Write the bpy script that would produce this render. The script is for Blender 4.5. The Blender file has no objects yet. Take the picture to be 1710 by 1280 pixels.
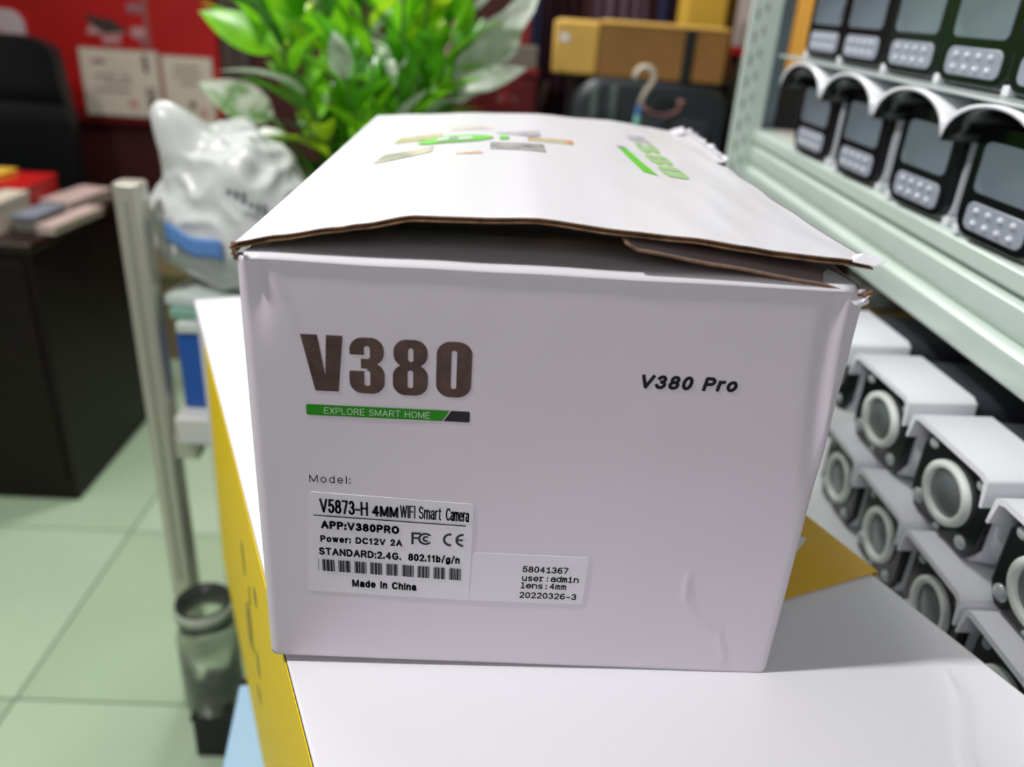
import bpy, bmesh, math, random
from math import sin, cos, pi, radians as R
from mathutils import Vector, Matrix, noise
random.seed(7)
S = bpy.context.scene
COL = S.collection

# ------------------------------------------------------------------ camera
cd = bpy.data.cameras.new('camera'); cam = bpy.data.objects.new('camera', cd); COL.objects.link(cam)
S.camera = cam
cd.sensor_width = 36; cd.lens = 28.313; cd.clip_start = .02; cd.clip_end = 30
rx = Vector((0.99802084, -0.01203349, 0.06172194))
up = Vector((-0.0504465, 0.43279456, 0.90008001))
fw = Vector((0.03754403, 0.90141226, -0.43133095))
m = Matrix((rx, up, -fw)).transposed().to_4x4(); m.translation = (0.141144, -0.43438, 0.429902)
cam.matrix_world = m
cd.dof.use_dof = True; cd.dof.focus_distance = 0.53; cd.dof.aperture_fstop = 3.6; cd.dof.aperture_blades = 0

# ------------------------------------------------------------------ world, lights, exposure
W = bpy.data.worlds.new('world'); S.world = W; W.use_nodes = True
W.node_tree.nodes['Background'].inputs[0].default_value = (.93, .93, 1, 1)
W.node_tree.nodes['Background'].inputs[1].default_value = .11
def area(name, loc, target, size, power, col, sy=None):
    l = bpy.data.lights.new(name, 'AREA'); l.size = size; l.energy = power; l.color = col
    if sy: l.shape = 'RECTANGLE'; l.size_y = sy
    o = bpy.data.objects.new(name, l); COL.objects.link(o); o.location = loc
    o.rotation_euler = (Vector(target) - Vector(loc)).to_track_quat('-Z', 'Y').to_euler()
    return o
area('key_lamp', (-1.08, -.17, 1.95), (.3, .2, 0), .09, 42, (1, .985, .97))
area('rear_lamp', (-.42, 2.1, 1.98), (.4, .8, 0), .5, 47, (1, .98, .96), .4)
area('front_fill', (.0, -1.25, .85), (.2, .2, .1), 1.0, 5.4, (1, .965, 1), .5)  # added fill light for the shaded carton front, not a lamp of the room
area('aisle_lamp', (-1.2, 1.3, 1.98), (-1.2, 1.6, 0), 1.2, 16, (.97, 1, .95), .4)
S.view_settings.view_transform = 'Standard'; S.view_settings.look = 'None'
S.view_settings.exposure = 0.0; S.view_settings.gamma = 1; S.view_settings.use_curve_mapping = False

# ------------------------------------------------------------------ materials
def sL(c):
    return tuple(((v/255)/12.92 if v/255 <= .04045 else ((v/255+.055)/1.055)**2.4) for v in c)
MATS = {}
def mat(name, rgb, rough=.5, metal=0., spec=.5, bump=0, bscale=60, var=0, vscale=8, trans=0, alpha=1, sub=0, emit=0, coat=0, stretch=None):
    if name in MATS: return MATS[name]
    M = bpy.data.materials.new(name); M.use_nodes = True; nt = M.node_tree; b = nt.nodes['Principled BSDF']
    c = sL(rgb); I = b.inputs
    I['Base Color'].default_value = (*c, 1); I['Roughness'].default_value = rough; I['Metallic'].default_value = metal
    I['Specular IOR Level'].default_value = spec; I['Transmission Weight'].default_value = trans; I['Alpha'].default_value = alpha
    I['Coat Weight'].default_value = coat; I['Coat Roughness'].default_value = .15
    if sub: I['Subsurface Weight'].default_value = sub; I['Subsurface Radius'].default_value = (.02, .02, .02); I['Subsurface Scale'].default_value = .3
    if emit: I['Emission Color'].default_value = (*c, 1); I['Emission Strength'].default_value = emit
    tc = nt.nodes.new('ShaderNodeTexCoord'); mp = nt.nodes.new('ShaderNodeMapping'); nt.links.new(tc.outputs['Object'], mp.inputs[0])
    if stretch: mp.inputs['Scale'].default_value = stretch
    if bump:
        n = nt.nodes.new('ShaderNodeTexNoise'); n.inputs['Scale'].default_value = bscale; n.inputs['Detail'].default_value = 4
        nt.links.new(mp.outputs[0], n.inputs['Vector'])
        bp = nt.nodes.new('ShaderNodeBump'); bp.inputs['Strength'].default_value = bump; bp.inputs['Distance'].default_value = .002
        nt.links.new(n.outputs['Fac'], bp.inputs['Height']); nt.links.new(bp.outputs[0], I['Normal'])
    if var:
        n = nt.nodes.new('ShaderNodeTexNoise'); n.inputs['Scale'].default_value = vscale; n.inputs['Detail'].default_value = 3
        nt.links.new(mp.outputs[0], n.inputs['Vector'])
        mx = nt.nodes.new('ShaderNodeMixRGB'); mx.inputs[1].default_value = (*[v*(1-var) for v in c], 1); mx.inputs[2].default_value = (*[min(1, v*(1+var)) for v in c], 1)
        cr = nt.nodes.new('ShaderNodeMapRange'); cr.inputs[1].default_value = .35; cr.inputs[2].default_value = .65
        nt.links.new(n.outputs['Fac'], cr.inputs[0]); nt.links.new(cr.outputs[0], mx.inputs[0]); nt.links.new(mx.outputs[0], I['Base Color'])
    MATS[name] = M; return M

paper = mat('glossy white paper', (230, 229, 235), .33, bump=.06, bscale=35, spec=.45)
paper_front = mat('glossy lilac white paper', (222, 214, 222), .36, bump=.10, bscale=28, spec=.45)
kraft = mat('brown corrugated edge', (128, 96, 66), .85, bump=.5, bscale=300, var=.35, vscale=120)
kraft_in = mat('greyish inner board', (122, 108, 106), .8)
yellow = mat('yellow print', (248, 214, 0), .55, spec=.25)
yellow2 = mat('deep yellow print', (226, 178, 6), .35)
ink = mat('black ink', (14, 9, 14), .45)
dark_ink = mat('charcoal ink', (38, 34, 38), .4)
green = mat('green ink', (44, 142, 22), .35)
lgreen = mat('bright green ink', (110, 205, 60), .4)
wink = mat('white ink', (205, 225, 200), .5)
foil = mat('foil with brown reflection', (104, 84, 78), .38, metal=.45, var=.22, vscale=60, bump=.2, bscale=500)  # the brown these letters reflect is put into the foil's base colour
sticker = mat('white sticker', (226, 224, 230), .3, spec=.5)
black_plastic = mat('black glossy plastic', (16, 18, 22), .18)
black_matt = mat('black matt', (14, 15, 17), .6, bump=.3, bscale=80)
white_plastic = mat('white enamel', (228, 230, 236), .28)
rim_white = mat('white ring plastic', (226, 232, 226), .4)
glassgrey = mat('grey glass window', (112, 124, 134), .12, spec=.8)
lensgrey = mat('grey lens', (104, 110, 112), .15, spec=.8)
ledplate = mat('silver led plate', (150, 156, 170), .3)
ledm = mat('led dome', (205, 208, 216), .1, spec=.9)
alu = mat('pale green painted aluminium', (204, 218, 210), .35, metal=.15, bump=.05, var=.04)
alu_shade = mat('shaded post aluminium', (136, 152, 160), .4, metal=.2)  # post metal darkened, its shade put into the colour
steel = mat('satin steel', (196, 194, 180), .32, metal=.45)
red = mat('red board', (172, 12, 10), .5, var=.08, vscale=3)
maroon = mat('dark maroon wall', (64, 10, 12), .6, var=.12, vscale=2)
wood = mat('dark brown wood', (21, 9, 7), .5, spec=.3, var=.25, vscale=5, stretch=(1, 1, 12))
cream = mat('cream paper', (208, 197, 180), .6, var=.05)
tan = mat('tan cardboard', (214, 170, 84), .8, var=.07, vscale=14)
tanside = mat('brown shaded cardboard', (150, 108, 56), .85, var=.1)  # darker tan; on the long carton it puts shade into the side

# ------------------------------------------------------------------ mesh helpers
class MB:
    def __init__(s): s.v = []; s.f = []; s.mi = []
    def add(s, vs, fs, mi=0):
        n = len(s.v); s.v += [tuple(v) for v in vs]; s.f += [tuple(i+n for i in f) for f in fs]; s.mi += [mi]*len(fs)
    def box(s, x0, x1, y0, y1, z0, z1, mi=0, M=None):
        vs = [Vector((x, y, z)) for z in (z0, z1) for y in (y0, y1) for x in (x0, x1)]
        if M: vs = [M @ v for v in vs]
        s.add(vs, [(0,2,3,1),(4,5,7,6),(0,1,5,4),(2,6,7,3),(0,4,6,2),(1,3,7,5)], mi)
    def prism(s, pts, fn, d0, d1, mi=0):
        """pts 2-D outline; fn(u,v,d)->3-D point"""
        n = len(pts)
        vs = [fn(u, v, d0) for u, v in pts] + [fn(u, v, d1) for u, v in pts]
        fs = [tuple(range(n))[::-1], tuple(range(n, 2*n))] + [(i, (i+1) % n, n+(i+1) % n, n+i) for i in range(n)]
        s.add(vs, fs, mi)
    def tube(s, pts, r, seg=10, mi=0, cap=True):
        pts = [Vector(p) for p in pts]; rs = r if isinstance(r, (list, tuple)) else [r]*len(pts); vs = []
        a = None
        for i, p in enumerate(pts):
            t = (pts[min(i+1, len(pts)-1)] - pts[max(i-1, 0)]).normalized()
            if a is None: a = t.orthogonal().normalized()
            a = (a - t*a.dot(t)).normalized(); b = t.cross(a)
            vs += [p + (a*cos(2*pi*k/seg) + b*sin(2*pi*k/seg))*rs[i] for k in range(seg)]
        fs = [(i*seg+k, i*seg+(k+1) % seg, (i+1)*seg+(k+1) % seg, (i+1)*seg+k) for i in range(len(pts)-1) for k in range(seg)]
        if cap: fs += [tuple(range(seg))[::-1], tuple((len(pts)-1)*seg+k for k in range(seg))]
        s.add(vs, fs, mi)
    def lathe(s, prof, c, ax='z', seg=24, mi=0):
        vs = []
        for r, h in prof:
            for k in range(seg):
                a = 2*pi*k/seg; u, v = r*cos(a), r*sin(a)
                vs.append((c[0]+u, c[1]+v, c[2]+h) if ax == 'z' else (c[0]+h, c[1]+u, c[2]+v))
        fs = [(i*seg+k, i*seg+(k+1) % seg, (i+1)*seg+(k+1) % seg, (i+1)*seg+k) for i in range(len(prof)-1) for k in range(seg)]
        if ax != 'z': fs = [f[::-1] for f in fs]
        s.add(vs, fs, mi)
    def build(s, name, mats, parent=None, smooth=False, bevel=0, seg=2, loc=(0, 0, 0), rot=(0, 0, 0)):
        me = bpy.data.meshes.new(name); me.from_pydata(s.v, [], s.f)
        if not isinstance(mats, (list, tuple)): mats = [mats]
        for q in mats: me.materials.append(q)
        me.polygons.foreach_set('material_index', s.mi)
        if smooth: me.polygons.foreach_set('use_smooth', [True]*len(s.f))
        me.update()
        o = bpy.data.objects.new(name, me); COL.objects.link(o); o.location = loc; o.rotation_euler = rot
        if parent: o.parent = parent
        if bevel:
            b = o.modifiers.new('bevel', 'BEVEL'); b.width = bevel; b.segments = seg; b.limit_method = 'ANGLE'; b.angle_limit = R(35)
            if smooth is None or True:
                me.polygons.foreach_set('use_smooth', [True]*len(s.f)); b.harden_normals = False
                try: me.set_sharp_from_angle(angle=R(40))
                except Exception: pass
        return o
def tag(o, label=None, cat=None, group=None, kind=None):
    if label: o['label'] = label
    if cat: o['category'] = cat
    if group: o['group'] = group
    if kind: o['kind'] = kind
    return o
def thing(name, loc, label, cat, group=None, rz=0):
    o = bpy.data.objects.new(name, None); COL.objects.link(o); o.location = loc; o.rotation_euler = (0, 0, rz); o.empty_display_size = .02
    return tag(o, label, cat, group)
def bx(name, m_, dims, parent=None, bevel=0, loc=(0, 0, 0), rot=(0, 0, 0)):
    b = MB(); b.box(*dims); return b.build(name, m_, parent, bevel=bevel, loc=loc, rot=rot)
def copy_tree(o, parent=None):
    c = o.copy(); COL.objects.link(c)
    if parent: c.parent = parent
    for ch in list(o.children): copy_tree(ch, c)
    return c
def rrect(x0, x1, y0, y1, r, n=5):
    P = []
    for cx, cy, a0 in ((x1-r, y1-r, 0), (x0+r, y1-r, 90), (x0+r, y0+r, 180), (x1-r, y0+r, 270)):
        P += [(cx+r*cos(R(a0+90*k/n)), cy+r*sin(R(a0+90*k/n))) for k in range(n+1)]
    return P
def solid(o, t, off=-1, rim=0):
    s = o.modifiers.new('solid', 'SOLIDIFY'); s.thickness = t; s.offset = off
    if rim: s.material_offset_rim = rim; s.material_offset = rim
    return o
FX = lambda u, v, d: Vector((d, u, v))      # outline in YZ, depth X
FZ = lambda u, v, d: Vector((u, v, d))
FY = lambda u, v, d: Vector((u, d, v))

# ------------------------------------------------------------------ setting
FZ0 = -.99
fl = bx('floor', mat('grout', (96, 112, 86), .8), (-2.7, 1.7, -1.3, 3.05, FZ0-.06, FZ0-.004)); tag(fl, kind='structure')
tile_m = [mat('tile_a', (176, 200, 168), .22, var=.05, vscale=2, coat=.3), mat('tile_b', (186, 208, 178), .22, var=.05, vscale=2, coat=.3)]
tm = {}
for k in range(2):
    b = MB(); b.box(-.2975, .2975, -.2975, .2975, -.008, 0); t0 = b.build('tile', tile_m[k], fl, bevel=.0015); tm[k] = t0.data
    COL.objects.unlink(t0); bpy.data.objects.remove(t0)
for i in range(-3, 4):
    for j in range(-1, 5):
        o = bpy.data.objects.new('tile', tm[(i*3+j*5+7) % 2]); COL.objects.link(o); o.parent = fl
        o.location = (-.823+.3+.6*i, .843-.3+.6*j, FZ0)
tag(bx('wall_back', maroon, (-2.75, 1.75, 3.05, 3.13, FZ0-.06, 2.05)), kind='structure')
tag(bx('wall_right', mat('grey wall', (92, 90, 88), .8), (1.7, 1.78, -1.3, 3.05, FZ0-.06, 2.05)), kind='structure')
tag(bx('wall_left', mat('grey wall'+'b', (120, 112, 108), .8), (-2.78, -2.7, -1.3, 3.05, FZ0-.06, 2.05)), kind='structure')
tag(bx('ceiling', mat('ceiling white', (200, 200, 198), .9), (-2.75, 1.75, -1.3, 3.1, 2.05, 2.12)), kind='structure')
b = MB()
for x0, x1 in ((-.955, -.90), (-.895, -.845)): b.box(x0, x1, 3.02, 3.05, FZ0, 1.6)
tag(b.build('trim_1', mat('grey brown trim', (72, 58, 54), .6)), kind='structure')

# ------------------------------------------------------------------ the big opened carton
BW, BD, BH = .36, .569, .2913
def frontdy(x, z):
    """outward relief of the front panel (metres towards -Y is negative)"""
    r = .008; y = 0.
    if x < r: y += r - math.sqrt(max(0, r*r-(r-x)**2))
    if x > BW-r: y += r - math.sqrt(max(0, r*r-(x-BW+r)**2))
    # crease down the right side
    xc = .3487 + .0172*max(0, min(1, (.285-z)/.14))**1.7
    w = .0020+.0015*max(0, (.285-z))*6
    if z > .12:
        f = min(1, (z-.12)/.05)
        y -= .0012*f*math.exp(-((x-xc)/w)**2)
        y += .0013*f*math.exp(-((x-xc+.008)/.005)**2)
    # dent beneath the top left corner
    y += .0022*math.exp(-((x-.012)/.006)**2-((z-.268)/.018)**2)
    y -= .0006*math.exp(-((x-.020-.35*(.285-z))/.003)**2)*max(0, min(1, (z-.24)/.03))
    # crease bottom right
    pts = [(.2869, .0849), (.2889, .0643), (.2997, .0489), (.3167, .0362), (.3245, .0113)]
    dm = 9
    for (ax, az), (bx_, bz) in zip(pts, pts[1:]):
        dx, dz = bx_-ax, bz-az; t = max(0, min(1, ((x-ax)*dx+(z-az)*dz)/(dx*dx+dz*dz)))
        dm = min(dm, math.hypot(x-ax-dx*t, z-az-dz*t))
    y -= .0009*math.exp(-(dm/.0016)**2)
    y += .0004*noise.noise(Vector((x*14, z*14, 3)))
    return y
carton = thing('carton', (0, 0, 0), 'big glossy white product carton, lid half open, in the centre foreground', 'box')
b = MB(); NX, NZ = 150, 110
us = sorted(set([i*.0008 for i in range(11)] + [BW-i*.0008 for i in range(11)] + [.0080+(BW-.0160)*i/NX for i in range(NX+1)]))
vs = []; nu = len(us)
for j in range(NZ+1):
    z = BH*j/NZ
    for x in us: vs.append((x, frontdy(x, z), z))
fs = [(j*nu+i, j*nu+i+1, (j+1)*nu+i+1, (j+1)*nu+i) for j in range(NZ) for i in range(nu-1)]
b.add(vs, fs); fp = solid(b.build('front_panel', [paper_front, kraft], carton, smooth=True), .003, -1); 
# folded front flap: rounds over the top and dives under the lid
b = MB(); prof = []
for k in range(7):
    a = pi/2*k/6; prof.append((.0062-.0070*cos(a), BH-.0012+.0040*sin(a)))
prof += [(.011, BH+.0022), (.03, BH+.0005), (.07, BH-.004), (.11, BH-.010), (.15, BH-.018)]
nx = 40; vs = []
for (y, z) in prof:
    for i in range(nx+1):
        x = .006+(BW-.014)*i/nx
        vs.append((x, y-.0003, z+.0006*noise.noise(Vector((x*20, y*20, 0)))))
b.add(vs, [(j*(nx+1)+i, j*(nx+1)+i+1, (j+1)*(nx+1)+i+1, (j+1)*(nx+1)+i) for j in range(len(prof)-1) for i in range(nx)])
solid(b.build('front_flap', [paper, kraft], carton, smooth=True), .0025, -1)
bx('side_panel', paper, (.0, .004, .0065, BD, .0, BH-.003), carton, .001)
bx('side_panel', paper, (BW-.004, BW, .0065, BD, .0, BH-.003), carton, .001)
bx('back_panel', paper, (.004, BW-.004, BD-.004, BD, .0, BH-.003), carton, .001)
bx('bottom_panel', kraft, (.004, BW-.004, .004, BD-.004, .0015, .005), carton)
# crumpled top right corner of the front panel
b = MB()
cp = [(.3495, .2855), (.3530, .2868), (.3560, .2872), (.3590, .2900), (.3600, .2885), (.3596, .2850), (.3560, .2820), (.3520, .2835)]
ctr = (.3555, -.0030, .2858); vs = [ctr]+[(x, -.0008-.0012*(k % 2), z) for k, (x, z) in enumerate(cp)]
b.add(vs, [(0, 1+(k+1) % 8, 1+k) for k in range(8)]); b.build('torn_corner', paper, carton)

def lerp_curve(P, x):
    if x <= P[0][0]: return P[0][1]
    for (a, fa), (b_, fb) in zip(P, P[1:]):
        if x <= b_: t = (x-a)/(b_-a); t2 = t*t*(3-2*t)*.5+t*.5; return fa+(fb-fa)*t2
    return P[-1][1]
LF = [(0, .2991), (.0243, .3045), (.0571, .3108), (.0702, .3135), (.0994, .3199), (.1352, .3207), (.1678, .3223), (.2143, .3183), (.2511, .3165), (.2852, .3133), (.3024, .3116), (.3371, .3084), (.3588, .3066)]
LB = [(0, .2940), (.0508, .2984), (.1218, .3041), (.193, .307), (.2651, .3045), (.34, .2994), (.3601, .2978)]
def lidz(x, y):
    s = max(0, min(1, y/BD)); k = s**.8
    z = lerp_curve(LF, x)*(1-k)+lerp_curve(LB, x)*k
    w = max(0, (x-.16)/.2)
    z += .0022*w*noise.noise(Vector((x*16, y*9, 1)))+.0010*w*noise.noise(Vector((x*50, y*16, 5)))*min(1, y/.06)
    return z
def lidxr(y):
    if y < .31: return .3590+.0008*sin(y*60)
    if y < .338: return .3590-.010*sin((y-.31)/.028*pi)
    return .362+.010*max(0, min(1, (y-.34)/.16))+.0016*noise.noise(Vector((y*60, 0, 0)))
def lid_layer(name, dz, mats, wob, parent, thick):
    b = MB(); NXX, NY = 110, 90; vs = []
    for j in range(NY+1):
        y = .0022+(BD-.0027)*j/NY
        for i in range(NXX+5):
            if i < 4:
                a = pi/2*(1-i/4); r = .004 if dz > -.001 else .0025
                x = r-r*sin(a)+.0; z = lidz(0, y)-r+r*cos(a)
                if i == 0: z -= .0025
                x -= .0012
            else:
                t = (i-4)/NXX; x = .0028+(lidxr(y)-.0028)*t; z = lidz(x, y)
            yy = y+wob*noise.noise(Vector((x*38, dz*900, 2)))*(1 if j == 0 else 0)
            vs.append((x, yy, z+dz-abs(wob)*.9*(1+noise.noise(Vector((x*22, dz*700, 7))))*(max(0, 1-j/6))))
    n = NXX+5
    b.add(vs, [(j*n+i, j*n+i+1, (j+1)*n+i+1, (j+1)*n+i) for j in range(NY) for i in range(n-1)])
    o = b.build(name, mats, parent, smooth=True); solid(o, thick, -1, 1); return o
lid = lid_layer('lid_flap', 0, [paper, kraft], 0., carton, .0011)
tag(lid, 'bowed white lid flap with brown corrugated edge')
lid_layer('lid_lining', -.0021, [kraft, kraft], .0007, lid, .0009)
# fluting between the liners
b = MB(); P = []
for i in range(520):
    x = .004+.352*i/519; P.append((x, .0030, lidz(x, 0)-.0013+.0004*(1 if (i//2) % 2 else -1)-.0003*(1+noise.noise(Vector((x*22, 0, 7))))))
vs = []
for p in P: vs += [(p[0], p[1], p[2]), (p[0], .005, p[2])]
b.add(vs, [(2*i, 2*i+2, 2*i+3, 2*i+1) for i in range(len(P)-1)])
solid(b.build('fluting', kraft, lid), .0003, 0)
# torn paper fringe at the far right edge and near right tip
b = MB()
for k in range(26):
    y = .345+.215*k/25; x = lidxr(y); s_ = .002+.0032*random.random()
    b.add([(x-.005, y-.007, lidz(x, y)+.0005), (x+s_*.7, y+random.uniform(-.004, .004), lidz(x, y)+.001+s_*.9), (x-.005, y+.008, lidz(x, y)+.0006), (x-.002, y, lidz(x, y)+.003)], [(0, 1, 3), (1, 2, 3)])
x, y = .3605, .55; z = lidz(x, y)
b.add([(x-.010, y-.02, z), (x+.002, y-.014, z+.003), (x+.003, y+.002, z+.008), (x-.008, y+.010, z+.003), (x-.016, y-.008, z+.002)], [(0, 1, 4), (1, 2, 4), (2, 3, 4)])
solid(b.build('torn_edge', paper, lid), .0004, 0)
b = MB(); z = lidz(.355, 0)
b.add([(.345, -.001, z+.0006), (.357, -.0035, z-.0006), (.3635, -.002, z+.0022), (.361, .010, z+.0012), (.350, .012, z+.0008), (.353, .004, z+.0048)], [(0, 1, 5), (1, 2, 5), (2, 3, 5), (3, 4, 5), (4, 0, 5)])
solid(b.build('torn_tip', paper, lid), .0004, 0)
# the inner flap hinged at the right
IF = [(.217, .3124), (.2237, .3083), (.2728, .302), (.3266, .2951), (.3600, .2890)]
b = MB(); nx, ny = 40, 12; vs = []
for j in range(ny+1):
    y = .004+.54*j/ny
    for i in range(nx+1):
        x = .217+(.3612-.217)*i/nx; z = min(lerp_curve(IF, x), lidz(x, y)-.004)
        if x > .355: z += .0016*sin((x-.355)/.0062*pi)
        vs.append((x, y-.004 if j == 0 else y, z))
b.add(vs, [(j*(nx+1)+i, j*(nx+1)+i+1, (j+1)*(nx+1)+i+1, (j+1)*(nx+1)+i) for j in range(ny) for i in range(nx)])
inf = solid(b.build('inner_flap', [kraft_in, kraft], carton, smooth=True), .0016, -1, 1)
b = MB(); b.tube([(.3560, -.001, .2885), (.3582, -.0006, .2905), (.3598, -.0006, .2918), (.3600, -.0006, .2890), (.3590, -.0006, .2872)], .0011, 8)
b.build('fold_ridge', kraft, inf)
b = MB(); b.tube([(.0004, -.0012, .2990), (.0030, -.0016, .2998), (-.0004, -.0014, .2968), (.0030, -.0015, .2950), (.0002, -.0014, .2935), (.0030, -.0014, .2918), (.0012, -.001, .2905)], .00115, 8)
b.build('fold_ridge', kraft, lid)

# -- printing on the front ------------------------------------------------
FACE = lambda x, z: frontdy(x, z)-.00022

def arc(cx, cy, rx_, ry_, a0, a1, n=10): return [(cx+rx_*cos(R(a0+(a1-a0)*k/n)), cy+ry_*sin(R(a0+(a1-a0)*k/n))) for k in range(n+1)]
XH = .74
GL = {'V': (.72, [[(0, 1), (.36, 0), (.72, 1)]]), 'v': (.5, [[(0, XH), (.25, 0), (.5, XH)]]), '-': (.34, [[(0, .38), (.34, .38)]]),
 'H': (.66, [[(0, 0), (0, 1)], [(.66, 0), (.66, 1)], [(0, .53), (.66, .53)]]), 'M': (.80, [[(0, 0), (0, 1), (.40, .06), (.80, 1), (.80, 0)]]),
 'W': (.96, [[(0, 1), (.24, 0), (.48, .96), (.72, 0), (.96, 1)]]), 'I': (.0, [[(0, 0), (0, 1)]]), 'F': (.52, [[(0, 0), (0, 1), (.52, 1)], [(0, .52), (.45, .52)]]),
 'E': (.54, [[(.54, 0), (0, 0), (0, 1), (.54, 1)], [(0, .52), (.50, .52)]]), 'L': (.5, [[(0, 1), (0, 0), (.5, 0)]]), 'X': (.6, [[(0, 0), (.6, 1)], [(0, 1), (.6, 0)]]),
 'A': (.72, [[(0, 0), (.36, 1), (.72, 0)], [(.12, .34), (.60, .34)]]), 'T': (.62, [[(0, 1), (.62, 1)], [(.31, 1), (.31, 0)]]), 'N': (.64, [[(0, 0), (0, 1), (.64, 0), (.64, 1)]]),
 'P': (.58, [[(0, 0), (0, 1), (.30, 1)]+arc(.32, .735, .26, .265, 90, -90)+[(0, .47)]]), 'R': (.62, [[(0, 0), (0, 1), (.32, 1)]+arc(.34, .74, .26, .26, 90, -90)+[(0, .48)], [(.34, .48), (.62, 0)]]),
 'D': (.66, [[(0, 0), (0, 1), (.26, 1)]+arc(.26, .5, .40, .5, 90, -90)+[(0, 0)]]), 'O': (.74, [arc(.37, .5, .37, .5, 0, 360, 20)]), 'G': (.72, [arc(.37, .5, .37, .5, 42, 335, 18)+[(.71, .46), (.42, .46)]]),
 'C': (.68, [arc(.37, .5, .37, .5, 42, 318, 18)]), 'S': (.58, [arc(.29, .745, .26, .255, 20, 250, 10)+arc(.29, .26, .29, .26, 80, -160, 10)]),
 '0': (.52, [arc(.26, .5, .26, .5, 0, 360, 20)]), '1': (.34, [[(.0, .76), (.12, .80), (.22, 1), (.22, 0)]]), '2': (.52, [arc(.26, .73, .25, .27, 165, -30, 9)+[(.02, 0), (.53, 0)]]),
 '3': (.52, [arc(.25, .755, .22, .245, 160, -80, 9), arc(.25, .265, .27, .265, 85, -165, 10)]), '4': (.58, [[(.42, 0), (.42, 1), (0, .30), (.58, .30)]]),
 '5': (.52, [[(.48, 1), (.10, 1), (.04, .52)]+arc(.25, .325, .27, .325, 125, -160, 11)]), '6': (.52, [arc(.27, .30, .25, .30, 0, 360, 16), arc(.34, .42, .34, .58, 60, 190, 8)]),
 '7': (.52, [[(0, 1), (.52, 1), (.20, 0)]]), '8': (.54, [arc(.27, .755, .22, .245, 0, 360, 16), arc(.27, .265, .27, .265, 0, 360, 16)]),
 'm': (.78, [[(0, 0), (0, XH)], [(0, .40)]+arc(.20, .54, .19, .20, 160, 0, 7)+[(.39, 0)], [(.39, .46)]+arc(.59, .54, .19, .20, 160, 0, 7)+[(.78, 0)]]),
 'n': (.44, [[(0, 0), (0, XH)], [(0, .40)]+arc(.22, .52, .22, .22, 160, 0, 7)+[(.44, 0)]]), 'h': (.44, [[(0, 0), (0, 1)], [(0, .40)]+arc(.22, .52, .22, .22, 160, 0, 7)+[(.44, 0)]]),
 'u': (.44, [[(.44, 0), (.44, XH)], [(0, XH), (0, .22)]+arc(.22, .22, .22, .22, 180, 340, 7)+[(.44, .34)]]), 'r': (.28, [[(0, 0), (0, XH)], [(0, .42)]+arc(.25, .50, .24, .24, 165, 80, 5)]),
 'a': (.46, [arc(.24, .55, .20, .19, 165, 0, 7)+[(.44, .12), (.49, 0)], [(.44, .42)]+arc(.21, .21, .21, .21, 95, 300, 8)+[(.44, .2)]]), 'c': (.42, [arc(.24, .37, .24, .37, 50, 310, 12)]),
 'e': (.50, [[(.02, .38), (.50, .38)]+arc(.25, .37, .25, .37, 2, 318, 14)]), 'o': (.52, [arc(.26, .37, .26, .37, 0, 360, 16)]), 't': (.28, [[(.12, .95), (.12, .12)]+arc(.24, .12, .12, .12, 180, 280, 4), [(0, XH), (.28, XH)]]),
 'd': (.48, [[(.48, 0), (.48, 1)], arc(.24, .37, .24, .37, 0, 360, 14)]), 'b': (.48, [[(0, 0), (0, 1)], arc(.24, .37, .24, .37, 0, 360, 14)]), 'g': (.48, [[(.48, XH), (.48, -.05)]+arc(.24, -.05, .24, .20, 0, -155, 7), arc(.24, .37, .24, .36, 0, 360, 14)]),
 'i': (.0, [[(0, 0), (0, XH)], [(0, .88), (0, 1)]]), 'l': (.0, [[(0, 0), (0, 1)]]), 'w': (.72, [[(0, XH), (.18, 0), (.36, XH), (.54, 0), (.72, XH)]]), 's': (.40, [arc(.20, .56, .18, .18, 25, 250, 8)+arc(.20, .19, .20, .19, 80, -155, 8)]),
 ':': (.0, [[(0, 0), (0, .13)], [(0, .56), (0, .69)]]), '.': (.0, [[(0, 0), (0, .13)]]), '/': (.34, [[(0, -.05), (.34, 1.05)]]), ' ': (.22, [])}
SERIF = {'i': [[(-.17, XH), (0, XH)], [(-.2, 0), (.2, 0)]], 'l': [[(-.17, 1), (0, 1)], [(-.2, 0), (.2, 0)]], '1': [[(.02, 0), (.42, 0)]], 'r': [[(-.12, 0), (.16, 0)], [(-.12, XH), (0, XH)]]}
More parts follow.
